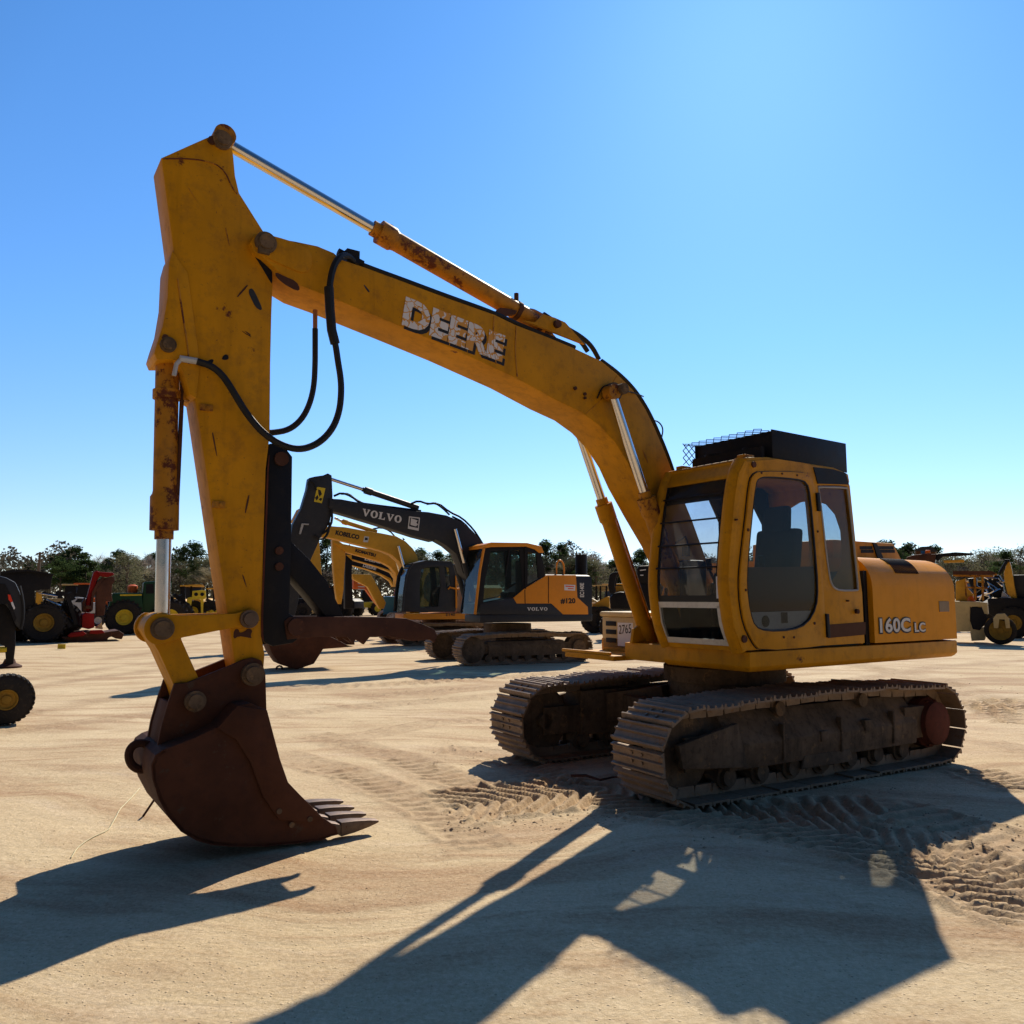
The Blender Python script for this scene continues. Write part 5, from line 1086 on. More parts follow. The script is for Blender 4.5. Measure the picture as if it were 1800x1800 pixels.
rk=K.P(c4([(880,625),(1040,585),(1330,600),(1390,650),(1385,665),(1325,615),(1040,600),(890,640)]),1.2); mb=MB(); mb.prism(rk,.24,1.2); mb.build('cab_roof',GREYP,kc,bev=.01)
for h_ in hk:
    for yy in (1.17,.26): mb=MB(); q=K.P(h_,1.2); mb.add([(x,yy,z) for x,z in q],[tuple(range(len(q)))]); mb.build('side_window',GLASSB,kc,smooth=False)
mb=MB(); mb.tube([(x+.02,1.18,z) for x,z in fk],.04,n=8); mb.tube([(x+.02,.26,z) for x,z in fk],.04,n=8); mb.build('cab_post',GREYP,kc)
mb=MB(); mb.box((-.1,.5,1.3),(.45,.95,1.75)); mb.box((-.1,.52,1.7),(.08,.93,2.4)); mb.build('seat',SEATM,kc,bev=.05)
mb=MB(); mb.tube([K.loc(*p,Y=1.25) for p in c4([(1400,1170),(1395,780),(1430,745),(1470,790),(1475,1170)])],.03,n=6); mb.tube([K.loc(*p,Y=1.25) for p in c4([(1300,940),(1320,915),(1400,935),(1485,930)])],.03,n=6); mb.build('orange_handrail',ORG,k)
boomk=c3([(480,740),(520,650),(600,628),(760,640),(930,670),(1150,705),(1300,735),(1400,790),(1480,870),(1520,940),(1535,1000)])+[(740,1010),(745,1040),(735,1075),(722,1080)]+[(714,1060)]+c3([(1390,1180),(1380,1090),(1330,1000),(1250,930),(1150,890),(1000,850),(800,800),(620,755),(560,745)])
armk=c3([(270,430),(285,440),(255,530),(230,590),(300,650),(440,720),(480,830),(500,1000),(520,1220),(560,1370),(530,1500),(480,1500)])+[(548,1075),(535,1060)]+c3([(380,1030),(300,900),(200,700),(205,500)])
armk=[(524,895),(530,893),(546,905),(560,930),(562,958),(564,990),(567,1023),(572,1050),(570,1072),(560,1074),(548,1040),(541,995),(528,950),(514,915)]
bo,ar=arms(K,k,YELB,boomk,armk,.22,((600,916),(662,935),.075),((588,910),(602,917)),((700,960),(735,1085)))
A=K.loc(*c3([(655,720)])[0],Y=.225); B=K.loc(*c3([(905,772)])[0],Y=.225); T=K.loc(*c3([(665,675)])[0],Y=.225)
letters('brand_lettering',font_mesh('KOBELCO',.05),(A.x,.225,A.z),(B.x,.225,B.z),(T-A).length*1.1,(0,1,0),LETB,bo)
mb=MB(); mb.prism(K.P(c3([(965,735),(1012,742),(1000,800),(950,795)]),.226),.22,.228); st=mb.build('white_sticker',LETW,bo)
mb=MB(); mb.prism(K.P(c3([(970,748),(1002,752),(996,764),(1002,776),(966,778)]),.23),.22,.23); mb.build('flag_emblem',GREYP,st)
fhose(K,bo,[(655,930,0),(670,927,0),(685,933,0),(694,943,0)],.03)
mb=MB(); a=K.loc(572,1072,Y=0); mb.prism([(a.x-.9,.05),(a.x-.8,.6),(a.x-.3,1.0),(a.x+.2,1.0),(a.x+.45,.5),(a.x+.2,.08)],-.5,.5); mb.build('bucket',RUSTB,k,bev=.03)

# ---- the rest of the row: booms traced on their own planes, bodies mostly hidden
def sh(F,u0): return F
rows=[
 dict(f=Frame(-3.2,33.8,.45), lab='yellow crawler excavator with dark blue block lettering on its boom, third in the row', b=(GREYP,YELB), boom=YELB, cab=YELB,
   bp=c3([(640,800),(760,820),(900,850),(1060,875),(1180,890),(1280,930),(1340,990),(1370,1080),(1395,1180),(1400,1290),(1350,1330),(1310,1200),(1290,1120),(1240,1060),(1150,1010),(960,955),(780,905)]),
   ap=c3([(625,770),(700,790),(760,830),(765,960),(750,1150),(745,1300),(720,1450),(680,1450),(660,1300),(640,1100),(628,900)]), txt=('KOMATSU',LETB,(865,900),(1080,955),(875,872),.06)),
 dict(f=Frame(-3.9,38.6,.45), lab='yellow excavator whose boom has a black band with white lettering, fourth in the row', b=(BLK,YELB), boom=YELB, cab=BLK,
   bp=c3([(770,930),(900,930),(1000,960),(1150,1000),(1250,1040),(1310,1080),(1330,1150),(1330,1260),(1290,1270),(1290,1180),(1250,1120),(1130,1070),(1000,1030),(830,985)]), band=[(830,925),(1000,958),(1150,1000),(1250,1040),(1312,1082),(1308,1120),(1240,1095),(1100,1050),(960,1010),(830,975)],
   ap=c3([(765,900),(830,920),(835,1000),(830,1200),(850,1500),(760,1500),(760,1200)]), ac=BLK, txt=('DEERE',LETW,(965,988),(1130,1025),(972,960),.05)),
 dict(f=Frame(-4.6,43.6,.45), lab='yellow excavator with a black banded boom just below the fourth one, fifth in the row', b=(BLK,YELB), boom=YELB, cab=BLK,
   bp=c3([(830,1000),(960,1020),(1100,1070),(1220,1100),(1290,1150),(1300,1260),(1270,1270),(1240,1210),(1150,1150),(1000,1090),(850,1050)]), band=[(830,988),(960,1015),(1100,1062),(1220,1095),(1292,1145),(1300,1240),(1275,1240),(1240,1180),(1120,1120),(960,1070),(830,1040)],
   ap=None, txt=('DEERE',LETW,(945,1058),(1085,1095),(952,1028),.05)),
 dict(f=Frame(-6.2,49.5,.45), lab='yellow excavator with a plain angular boom, smaller and further back in the row', b=(YELB,YELB), boom=YELB, cab=YELB,
   bp=c3([(840,1135),(1030,1140),(1070,1200),(1130,1320),(1190,1440),(1170,1500),(1120,1490),(1060,1380),(1000,1270),(850,1190)]), ap=None),
 dict(f=Frame(-7.0,54.5,.45), lab='orange excavator with light lettering under the plain yellow boom, last in the row', b=(GREYP,ORED), boom=ORED, cab=ORED,
   bp=c3([(850,1185),(980,1200),(1040,1290),(1120,1400),(1190,1490),(1130,1500),(1050,1400),(980,1300),(850,1290)]), ap=None, txt=('HITACHI',LETW,(890,1245),(965,1245),(890,1228),.02)),
]
for d in rows:
    F=d['f']; r=generic_excavator(F,'excavator',d['b'],d['boom'],d['cab'],d['lab'],d['bp'],d['ap'],group='excavators parked in a row behind',armc=d.get('ac'))
    bo=[c for c in r.children if c.name.startswith('boom')][0]
    if 'band' in d: mb=MB(); mb.prism(F.P(c3(d['band']),.21),.19,.207); mb.build('black_band',BLK,bo)
    if 'txt' in d and d['txt'][0]!='HITACHI':
        w,mt,a,b,t,bd=d['txt']; A=F.loc(*c3([a])[0],Y=.212); B=F.loc(*c3([b])[0],Y=.212); T=F.loc(*c3([t])[0],Y=.212)
        letters('brand_lettering',font_mesh(w,bd),(A.x,.212,A.z),(B.x,.212,B.z),(T-A).length*1.15,(0,1,0),mt,bo)
    if 'txt' in d and d['txt'][0]=='HITACHI':
        mb=MB()
        for y_ in (1228,1262,1290): q=F.P(c3([(895,y_),(965,y_+2),(965,y_+12),(895,y_+10)]),.212); mb.prism(q,.2,.213)
        mb.build_each('white_marking',LETW,bo)

# ---- wheels
def wheel(par, x, y, z, R_, w, rimc, hub=.5, lugs=22, tyre=TYRE, lug=.03, name='wheel'):
    mb=MB(); o=w/2
    mb.seg([((x,y-o*.75,z),R_*hub),((x,y-o,z),R_*hub*1.15),((x,y-o,z),R_*.86),((x,y-o*.8,z),R_*.97),((x,y+o*.8,z),R_*.97),((x,y+o,z),R_*.86),((x,y+o,z),R_*hub*1.15),((x,y+o*.75,z),R_*hub)],36)
    for i in range(lugs):
        for s in (1,-1):
            a=2*math.pi*(i+(.5 if s<0 else 0))/lugs; a2=a+.12
            r0,r1=R_*.95,R_*.97+lug; c,sn=math.cos,math.sin
            p=[(x+r0*c(a-.04),y,z+r0*sn(a-.04)),(x+r0*c(a+.05),y,z+r0*sn(a+.05)),(x+r0*c(a2+.06),y+s*o,z+r0*sn(a2+.06)),(x+r0*c(a2-.05),y+s*o,z+r0*sn(a2-.05))]
            q=[(x+r1*c(a-.03),y,z+r1*sn(a-.03)),(x+r1*c(a+.04),y,z+r1*sn(a+.04)),(x+r1*c(a2+.05),y+s*o*.98,z+r1*sn(a2+.05)),(x+r1*c(a2-.04),y+s*o*.98,z+r1*sn(a2-.04))]
            mb.add(p+q,[(0,1,2,3),(7,6,5,4),(0,4,5,1),(1,5,6,2),(2,6,7,3),(3,7,4,0)])
    wl=mb.build(name,tyre,par)
    pr=[(.98,.05),(.95,.17),(.78,.2),(.80,.8*hub),(1.01,hub*.98),(1.02,hub*1.08),(.77,hub*1.1)]
    pr=[(o*a_,R_*b_) for a_,b_ in pr]
    mb=MB(); mb.seg([((x,y-a_,z),b_) for a_,b_ in pr]+[((x,y+a_,z),b_) for a_,b_ in pr[::-1]],28); mb.build('rim',rimc,wl)
    return wl
# left: black-cab forestry machine with a red felling head
L1=Frame(-18.3,30.3,-.0); L1.psi=math.pi; L1.F=Vector((1,0,0)); L1.L=Vector((0,-1,0))   # faces right; its right side towards us
def root_flat(name,x,y):
    e=bpy.data.objects.new(name,None); COL.objects.link(e); e.location=(x,y,0); e.rotation_euler=(0,0,-math.atan2(x,y)); return e
def flat(x0,y0):
    h=math.hypot(x0,y0); nx_,ny_=x0/h,y0/h; rx,ry=ny_,-nx_
    def f(u,v):   # pixel (u,v) to the thing's own axes (x right, z up) on the upright plane through its origin that faces the road
        a=(u-900)/FPX; b=(900-v)/FPX; c,sn=math.cos(PITCH),math.sin(PITCH); X,Y,Z=a,c-b*sn,sn+b*c; t=h/(X*nx_+Y*ny_)
        return ((X*t-x0)*rx+(Y*t-y0)*ry, CAMH+Z*t)
    return f
def z1(pts): return [(0+x/6.923,920+y/6.923) for x,y in pts]
def z2(pts): return [(180+x/6.923,900+y/6.923) for x,y in pts]
X0,Y0=-17.3,28.6; f=flat(X0,Y0); e=root_flat('feller_buncher',X0,Y0)
tag(e,'black cabbed wheeled feller buncher with yellow front plate and tall red felling head, at left','forestry machine')
g_=lambda pts:[f(*p) for p in z1(pts)]
mb=MB(); mb.prism(g_([(0,600),(150,572),(350,570),(650,625),(640,640),(610,800),(420,815),(430,1000),(330,1050),(0,1050)]),0,1.8); bd=mb.build('cab',BLK,e,bev=.02)
mb=MB(); mb.prism(g_([(0,592),(150,565),(350,565),(655,615),(652,632),(350,585),(0,610)]),-.12,1.95); mb.build('cab_roof',BLK,bd)
mb=MB(); mb.prism(g_([(440,840),(505,840),(520,990),(430,1015)]),-.05,1.7); mb.build('yellow_front_plate',YELB,e,bev=.01)
mb=MB()
for a,b in (((520,850),(760,895)),((690,845),(820,865)),((540,930),(750,1010)),((560,1000),(800,1150)),((820,860),(930,1230)),((860,840),(900,930)),((740,1080),(860,1260))):
    for y in (.1,1.4): p,q=f(*z1([a])[0]),f(*z1([b])[0]); mb.bar((p[0],y,p[1]),(q[0],y,q[1]),.16,.13)
mb.build_each('lift_arms',BLK,e)
mb=MB()
for a,b in (((470,850),(700,890)),((560,925),(740,1005))): p,q=f(*z1([a])[0]),f(*z1([b])[0]); mb.cyl((p[0],-.02,p[1]),(q[0],-.02,q[1]),.035,n=8)
mb.build_each('piston_rod',CHROME,e)
mb=MB(); mb.prism(g_([(1000,1270),(1005,1110),(1060,1090),(1150,1100),(1150,1270),(1080,1290)]),.1,1.3); mb.prism(g_([(1045,1080),(1060,930),(1095,800),(1120,700),(1150,590),(1185,570),(1240,590),(1235,625),(1190,700),(1165,800),(1120,900),(1105,1090)]),.5,.95); mb.prism(g_([(1200,585),(1390,598),(1402,622),(1330,650),(1240,640)]),.35,1.15)
hd=mb.build('felling_head',RED,e,bev=.03)
mb=MB(); mb.prism(g_([(1128,840),(1200,700),(1260,650),(1290,660),(1210,790),(1150,900),(1140,1060),(1110,1080)]),.42,1.05); mb.prism(g_([(1010,960),(1045,900),(1050,1090),(1015,1080)]),.3,1.2); mb.prism(g_([(1040,1000),(1110,1000),(1110,1040),(1040,1040)]),.05,.3); mb.build('dark_inner_frame',RUST,hd,bev=.01)
mb=MB(); mb.prism(g_([(820,1360),(860,1330),(1000,1310),(1050,1340),(1000,1370),(840,1385)]),-.25,.2); mb.prism(g_([(1100,1300),(1240,1295),(1270,1330),(1180,1345),(1080,1340)]),-.25,.1); mb.build_each('gripper_plate',RED,hd,bev=.02)
mb=MB(); mb.prism(g_([(840,1375),(900,1330),(1080,1310),(1220,1330),(1300,1320),(1440,1300),(1510,1345),(1480,1410),(1400,1400),(1370,1370),(1320,1390),(1300,1420),(1230,1440),(850,1445),(780,1410),(740,1380)]),-.1,1.5); mb.build('felling_base',RUST,hd,bev=.03)
mb=MB(); mb.prism(g_([(1165,1280),(1240,1200),(1255,1290)]),.1,.5); mb.build('pale_guard_plate',CREAM,hd)
mb=MB(); mb.prism(g_([(1180,800),(1300,660),(1400,640),(1410,700),(1380,740),(1370,860),(1380,950),(1300,950),(1280,1120),(1180,1130)]),.4,1.0); mb.build('clamp_arms',RUST,hd,bev=.02)
for u in (425,): c=f(*z1([(u,1235)])[0]); 
cc=f(*z1([(530,1240)])[0]); wheel(e,cc[0],.2,.72,.72,.6,RIMY,hub=.42,lug=.05); cc=f(*z1([(-140,1240)])[0]); wheel(e,cc[0],.2,.72,.72,.6,RIMY,hub=.42,lug=.05); cc=f(*z1([(150,1240)])[0]); wheel(e,cc[0]+.2,1.9,.72,.72,.6,RIMY,hub=.42,lug=.05); cc=f(*z1([(530,1240)])[0]); wheel(e,cc[0]+.6,1.9,.72,.72,.6,RIMY,hub=.42,lug=.05)
mb=MB(); mb.prism(g_([(0,1010),(650,1020),(760,1080),(900,1200),(1000,1260),(760,1300),(0,1250)]),.35,1.5); mb.build('chassis',BLK,e,bev=.03)
mb=MB(); mb.prism(g_([(340,1050),(480,1000),(620,1030),(640,1050),(480,1030),(350,1065)]),-.1,.6); mb.build('mudguard',GREYP,e)
# white pickup seen between
X0,Y0=-25.,44.; f=flat(X0,Y0); e=root_flat('pickup_truck',X0,Y0); tag(e,'small white pickup truck partly hidden behind the red felling head','truck')
g_=lambda pts:[f(*p) for p in z1(pts)]
mb=MB(); mb.prism(g_([(860,1010),(880,920),(930,895),(1030,905),(1100,960),(1250,970),(1260,1090),(860,1090)]),-.9,.9); pk=mb.build('body',SILV,e,bev=.05)
mb=MB(); mb.prism(g_([(905,960),(940,915),(1020,918),(1060,962)]),-.905,.905); mb.build('side_window',BLK,pk)
for u in (920,1190): c=f(*z1([(u,1090)])[0]); wheel(e,c[0],-.8,.36,.36,.25,LGREY,lugs=0)
# green skidder
X0,Y0=-17.6,35.5; f=flat(X0,Y0); e=root_flat('skidder',X0,Y0); tag(e,'dark green wheeled skidder with yellow stripe and yellow wheel rims','forestry machine')
g_=lambda pts:[f(*p) for p in z2(pts)]
mb=MB(); mb.prism(g_([(120,1000),(140,985),(480,985),(500,1280),(100,1280),(60,1180)]),-.2,1.6); bd=mb.build('engine_hood',GREEN,e,bev=.05)
mb=MB(); mb.prism(g_([(215,1003),(480,1000),(478,1018),(215,1022)]),-.21,-.195); mb.build_each('yellow_stripe',YELC,bd)
mb=MB(); mb.prism(g_([(490,1000),(500,860),(520,850),(800,830),(845,845),(830,990),(800,1250),(480,1250)]),-.1,1.5); cb=mb.build('cab',GREEN,e,bev=.05)
mb=MB(); mb.prism(g_([(530,880),(620,875),(625,990),(530,995)]),-.11,-.098); mb.build('cab_window',BLK,cb)
mb=MB(); mb.prism(g_([(760,822),(800,820),(850,845),(840,860),(770,850)]),-.2,1.6); mb.build('roof_edge',GREEN,cb)
mb=MB()
for a,b in (((800,1010),(900,1100)),((880,1000),(1000,1100)),((820,1090),(950,1120)),((900,1120),(990,1180)),((950,1010),(1010,1110))):
    p,q=f(*z2([a])[0]),f(*z2([b])[0]); 
    for y in (.1,1.3): mb.bar((p[0],y,p[1]),(q[0],y,q[1]),.14,.12)
mb.build_each('grapple_arms',BLK,e)
mb=MB(); c=f(*z2([(370,940)])[0]); mb.seg([((c[0],.6,c[1]-.3),.22),((c[0],.6,c[1]+.15),.22),((c[0],.6,c[1]+.22),.1)],12); mb.build('orange_exhaust_cap',ORED,e)
for u,y in ((265,0),(820,0),(400,1.7),(930,1.7)): c=f(*z2([(u,1270)])[0]); wheel(e,c[0],y,.75,.76,.6,YELC,hub=.42,lug=.06)
mb=MB(); mb.prism(g_([(60,1090),(500,1120),(900,1150),(960,1300),(80,1330)]),.3,1.2); mb.build('chassis',BLK,e,bev=.03)
# yellow loader with tall frame
X0,Y0=-20.6,52.; f=flat(X0,Y0); e=root_flat('loader',X0,Y0); tag(e,'bright yellow loader with open lifting frame and canopy, left of the big yellow arm','loader')
g_=lambda pts:[f(*p) for p in z2(pts)]
mb=MB(); mb.prism(g_([(1030,1050),(1060,1035),(1260,1030),(1260,1055),(1230,1060),(1225,1240),(1200,1240),(1195,1060),(1090,1065),(1060,1270),(1000,1280)]),0,.5); fr=mb.build('front_frame',YELC,e,bev=.03)
mb=MB(); mb.prism(g_([(1095,960),(1255,950),(1262,1035),(1090,1040)]),0,.6); hb=mb.build('head_box',YELC,e,bev=.03)
mb=MB(); 
for u in (1140,1215): c=f(*z2([(u,1002)])[0]); mb.cyl((c[0],-.03,c[1]),(c[0],.0,c[1]),.12,n=12)
mb.build_each('lamp_hole',BLK,hb)
mb=MB(); mb.prism(g_([(940,890),(1150,880),(1230,885),(1230,895),(945,905)]),.4,2.2); mb.prism(g_([(1270,925),(1370,920),(1370,935),(1275,940)]),1.2,2.6); mb.build('canopy',YELB,e)
mb=MB(); mb.prism(g_([(960,905),(1000,900),(1010,1080),(1080,1250),(960,1280)]),.6,2.0)
for u in (955,1080,1280,1360):
    a=f(*z2([(u,900)])[0]); b=f(*z2([(u,1150)])[0]); mb.bar((a[0],1.4,a[1]),(b[0],1.4,b[1]),.12,.12)
mb.build_each('canopy_post',BLK,e)
mb=MB()
for a,b in (((1240,1100),(1380,1200)),((1260,1060),(1400,1130)),((1250,1200),(1390,1150))): p,q=f(*z2([a])[0]),f(*z2([b])[0]); mb.bar((p[0],.3,p[1]),(q[0],.3,q[1]),.2,.2)
mb.build('chassis',BLK,e)
for u in (1100,1330): c=f(*z2([(u,1230)])[0]); wheel(e,c[0],1.0,.7,.72,.6,YELC,hub=.42,lug=.05)
# yellow-cream loader further right
X0,Y0=-18.5,50.
# left edge: rear of a dark backhoe with stabiliser leg
X0,Y0=-11.7,18.2; f=flat(X0,Y0); e=root_flat('backhoe_loader',X0,Y0); tag(e,'dark grey backhoe loader cut by the left edge, stabiliser leg down, red and white reflector','backhoe loader')
g_=lambda pts:[f(*p) for p in z1(pts)]
mb=MB(); mb.prism(g_([(-500,640),(0,640),(80,660),(190,720),(240,830),(275,930),(285,1050),(275,1240),(250,1300),(190,1240),(120,1060),(60,980),(-500,960)]),0,1.6); bd=mb.build('body',GREYP,e,bev=.04)
mb=MB(); mb.prism(g_([(-500,730),(60,735),(120,850),(130,960),(200,1160),(180,1200),(90,980),(-500,960)]),-.015,.01); mb.build('grey_panel',BLK,bd)
mb=MB(); mb.prism(g_([(95,865),(125,870),(155,950),(130,960),(105,930)]),-.03,-.012); mb.build('red_reflector',REDL,bd)
mb=MB(); mb.prism(g_([(132,962),(155,952),(185,1030),(170,1050),(150,1010)]),-.03,-.012); mb.build('white_reflector',PAPER,bd)
mb=MB(); mb.prism(g_([(-200,980),(100,990),(190,1200),(190,1500),(165,1720),(75,1720),(60,1500),(-200,1400)]),.2,.5); lg=mb.build('stabiliser_leg',BLK,e,bev=.02)
c=f(*z1([(115,1740)])[0]); mb=MB(); mb.seg([((c[0],.35,.0),.26),((c[0],.35,.04),.26),((c[0],.35,.10),.14),((c[0],.35,.2),.1)],20); mb.build('stabiliser_pad',RUST,lg)
mb=MB(); c=f(*z1([(20,1545)])[0]); mb.cyl((c[0]-.4,.25,c[1]),(c[0]+.1,.25,c[1]),.07,n=12); mb.build('yellow_axle_cap',YELC,e)
mb=MB(); pts=[f(*p) for p in z1([(240,760),(275,900),(290,1050),(280,1200),(255,1290)])]; 
mb.tube([(x,-.02,z) for x,z in pts],.03,n=6,smooth=1); mb.build('hose_bundle',RUBBER,bd)
for dx in (-2.2,-4.6): wheel(e,dx,.4,.7,.72,.5,RIMY,hub=.45)
# the lugged tyre nearer at the left edge: small trailer-mounted machine
X0,Y0=-6.55,10.35; e=root_flat('trencher',X0,Y0); tag(e,'small wheeled machine cut by the left edge, only its lugged tyre in view','trencher')
wheel(e,.08,0,.315,.315,.24,RIMY,hub=.38,lugs=30,lug=.012); wheel(e,-1.1,0,.315,.315,.24,RIMY,hub=.38,lugs=30,lug=.012)
mb=MB(); mb.box((-1.6,.16,.3),(-.45,.8,.75)); mb.build('body',YELB,e,bev=.03); mb=MB(); mb.cyl((.08,.05,.315),(.08,.7,.315),.03,n=8); mb.build('axle',BLK,e)
# ---- right side
# cream tandem roller behind the front right
X0,Y0=17.1,27.6; f=flat(X0,Y0); e=root_flat('road_roller',X0,Y0); tag(e,'cream road roller with wheel fork and orange lamp right of the big excavator','road roller')
def z6(pts): return [(1640+x/8.57,940+y/8.57) for x,y in pts]
g_=lambda pts:[f(*p) for p in z6(pts)]
mb=MB(); mb.prism(g_([(200,1010),(350,1000),(560,1000),(820,1025),(820,1080),(560,1085),(560,1460),(200,1460)]),0,1.5); bd=mb.build('body',CREAM,e,bev=.03)
mb=MB(); mb.prism(g_([(560,1280),(600,1420),(730,1410),(880,1310),(900,1340),(800,1450),(780,1590),(580,1600),(560,1460)]),0,1.5); mb.build('drum_shield',CREAM,bd,bev=.02)
mb=MB(); mb.prism(g_([(565,1090),(735,1095),(780,1200),(830,1260),(770,1370),(700,1440),(600,1420),(560,1300)]),-.01,.05); mb.build('dark_recess',BLK,bd)
mb=MB(); mb.prism(g_([(740,1080),(820,1080),(830,1200),(750,1180)]),0,1.5); mb.build('corner_panel',CREAM,bd)
c=f(*z6([(1020,1500)])[0]); wheel(e,c[0],-.15,.5,.5,.35,RIMY,hub=.62,lugs=0)
mb=MB(); mb.plate(g_([(920,1400),(910,1260),(960,1190),(1080,1180),(1150,1260),(1160,1400),(1100,1400),(1080,1270),(1000,1270),(985,1400)]),[],-.45,-.38); mb.build('wheel_fork',CREAM,e,bev=.01)
mb=MB()
for a,b in (((620,620),(625,985)),((740,620),(745,990)),((480,790),(820,800)),((300,560),(960,590)),((480,700),(500,980)),((300,610),(900,620))):
    for y in (.2,1.2): p,q=f(*z6([a])[0]),f(*z6([b])[0]); mb.bar((p[0],y,p[1]),(q[0],y,q[1]),.05,.05)
mb.build_each('guard_rail',YELW,e)
mb=MB(); mb.prism(g_([(300,545),(880,545),(960,580),(900,600),(300,600)]),.0,1.4); mb.build('canopy',RUST,e)
mb=MB(); c=f(*z6([(570,970)])[0]); mb.seg([((c[0],.4,c[1]-.12),.13),((c[0],.4,c[1]+.02),.12),((c[0],.4,c[1]+.1),.06)],14); mb.build('orange_lamp',AMBER,e)
mb=MB(); mb.prism(g_([(330,700),(480,650),(490,780),(600,900),(600,1000),(330,1000)]),.5,1.1); mb.build('seat_console',YELB,e,bev=.02)
c=f(*z6([(1300,1500)])[0]); 
# black tractor behind at the right edge
X0,Y0=21.6,31.; f=flat(X0,Y0); e=root_flat('backhoe_loader',X0,Y0); tag(e,'black and yellow backhoe loader at the right edge with a folded yellow digging arm','backhoe loader')
g_=lambda pts:[f(*p) for p in z6(pts)]
mb=MB(); mb.prism(g_([(820,960),(1100,950),(1380,960),(1700,960),(1700,1220),(1380,1220),(900,1230),(830,1180)]),0,1.6); bd=mb.build('body',BLK,e,bev=.04)
mb=MB(); mb.prism(g_([(1160,1225),(1700,1225),(1700,1255),(1160,1250)]),-.02,1.5); mb.prism(g_([(1170,1340),(1700,1350),(1700,1420),(1190,1400)]),-.02,1.5); mb.build_each('yellow_stripe',YELB,bd)
mb=MB(); mb.prism(g_([(1060,560),(1080,520),(1110,400),(1150,395),(1190,560),(1215,750),(1260,960),(1190,970),(1120,900),(1070,700)]),.3,.7); am=mb.build('digging_arm',YELB,e,bev=.03)
mb=MB(); 
for a,b in (((1100,405),(1000,570)),((1080,390),(1150,388))): p,q=f(*z6([a])[0]),f(*z6([b])[0]); mb.cyl((p[0],.25,p[1]),(q[0],.25,q[1]),.06,n=10)
mb.build_each('arm_ram',BLK,am)
mb=MB(); mb.prism(g_([(750,640),(900,600),(980,600),(1030,700),(1060,900),(980,950),(800,930),(770,800)]),.5,1.4); mb.prism(g_([(480,650),(620,640),(620,760),(700,800),(600,880),(540,820)]),1.,1.6); mb.build_each('engine_block',BLK,e,bev=.06)
mb=MB(); mb.prism(g_([(1040,850),(1150,950),(1020,950)]),.2,.8); mb.build('sloping_plate',LGREY,e)
mb=MB(); mb.prism(g_([(1200,600),(1700,590),(1700,960),(1230,960)]),.6,1.4); mb.build('cab',GREYP,e,bev=.04)
c=f(*z6([(1220,1420)])[0]); wheel(e,c[0],0,.62,.62,.45,RIMY,hub=.45); wheel(e,c[0]+3.2,0,.75,.75,.45,RIMY,hub=.45)
c=f(*z6([(800,1400)])[0]); wheel(e,c[0],1.5,.5,.5,.35,RIMY,hub=.45)
mb=MB()
rg=random.Random(8)
for _ in range(14):
    u=rg.uniform(760,1050); v_=rg.uniform(620,940); c=f(u/8.57+1640,v_/8.57+940); mb.tube([(c[0],.45,c[1]),(c[0]+rg.uniform(-.3,.3),.4,c[1]+rg.uniform(-.2,.2)),(c[0]+rg.uniform(-.4,.4),.45,c[1]+rg.uniform(-.3,.3))],.035,n=5)
mb.build_each('chrome_pipe',CHROME,e)
# far machine over the hood: long dark boom and orange beacon
X0,Y0=21.5,42.; f=flat(X0,Y0); e=root_flat('material_loader',X0,Y0); tag(e,'dark low machine with horizontal black boom and orange beacon over the big hood','loader')
def z7(pts): return [(1480+x/7.5,930+y/7.5) for x,y in pts]
g_=lambda pts:[f(*p) for p in z7(pts)]
mb=MB(); mb.prism(g_([(850,370),(950,340),(1050,330),(1240,330),(1230,400),(1230,700),(850,700)]),0,1.6); mb.build('body',RUST,e,bev=.05)
mb=MB(); mb.prism(g_([(1205,380),(1240,325),(1440,305),(1500,300),(1740,315),(1745,335),(1500,355),(1330,360),(1270,420)]),.3,.6); mb.build('black_boom',BLK,e,bev=.03)
mb=MB(); mb.prism(g_([(1340,410),(1620,400),(1620,430),(1350,440)]),.4,.8); mb.build('yellow_arm',YELB,e)
mb=MB(); mb.prism(g_([(1100,275),(1165,275),(1165,322),(1095,322)]),.2,.5); bc_=mb.build('orange_beacon',AMBER,e,bev=.03)
mb=MB(); mb.prism(g_([(1040,285),(1095,285),(1095,320),(1040,322)]),.25,.45); mb.build('blue_lamp',BLUE,e)
for dx in (-1.8,.9): wheel(e,dx,-.1,.65,.65,.5,RIMY)
# roof over the trees beyond
X0,Y0=37.,75.; f=flat(X0,Y0); e=root_flat('machine_canopy',X0,Y0); tag(e,'far equipment shed with a dark low pitched roof beyond the orange beacon','shed')
mb=MB(); g_=lambda pts:[f(*p) for p in z7(pts)]; mb.prism(g_([(960,270),(1050,232),(1170,228),(1260,290),(1240,300),(960,290)]),0,5); rf_=mb.build('roof',GREYP,e)
mb=MB(); mb.prism(g_([(980,290),(1230,295),(1230,900),(980,900)]),.3,4.7); mb.build('wall',BROWN,e)
e.name='equipment_shed'
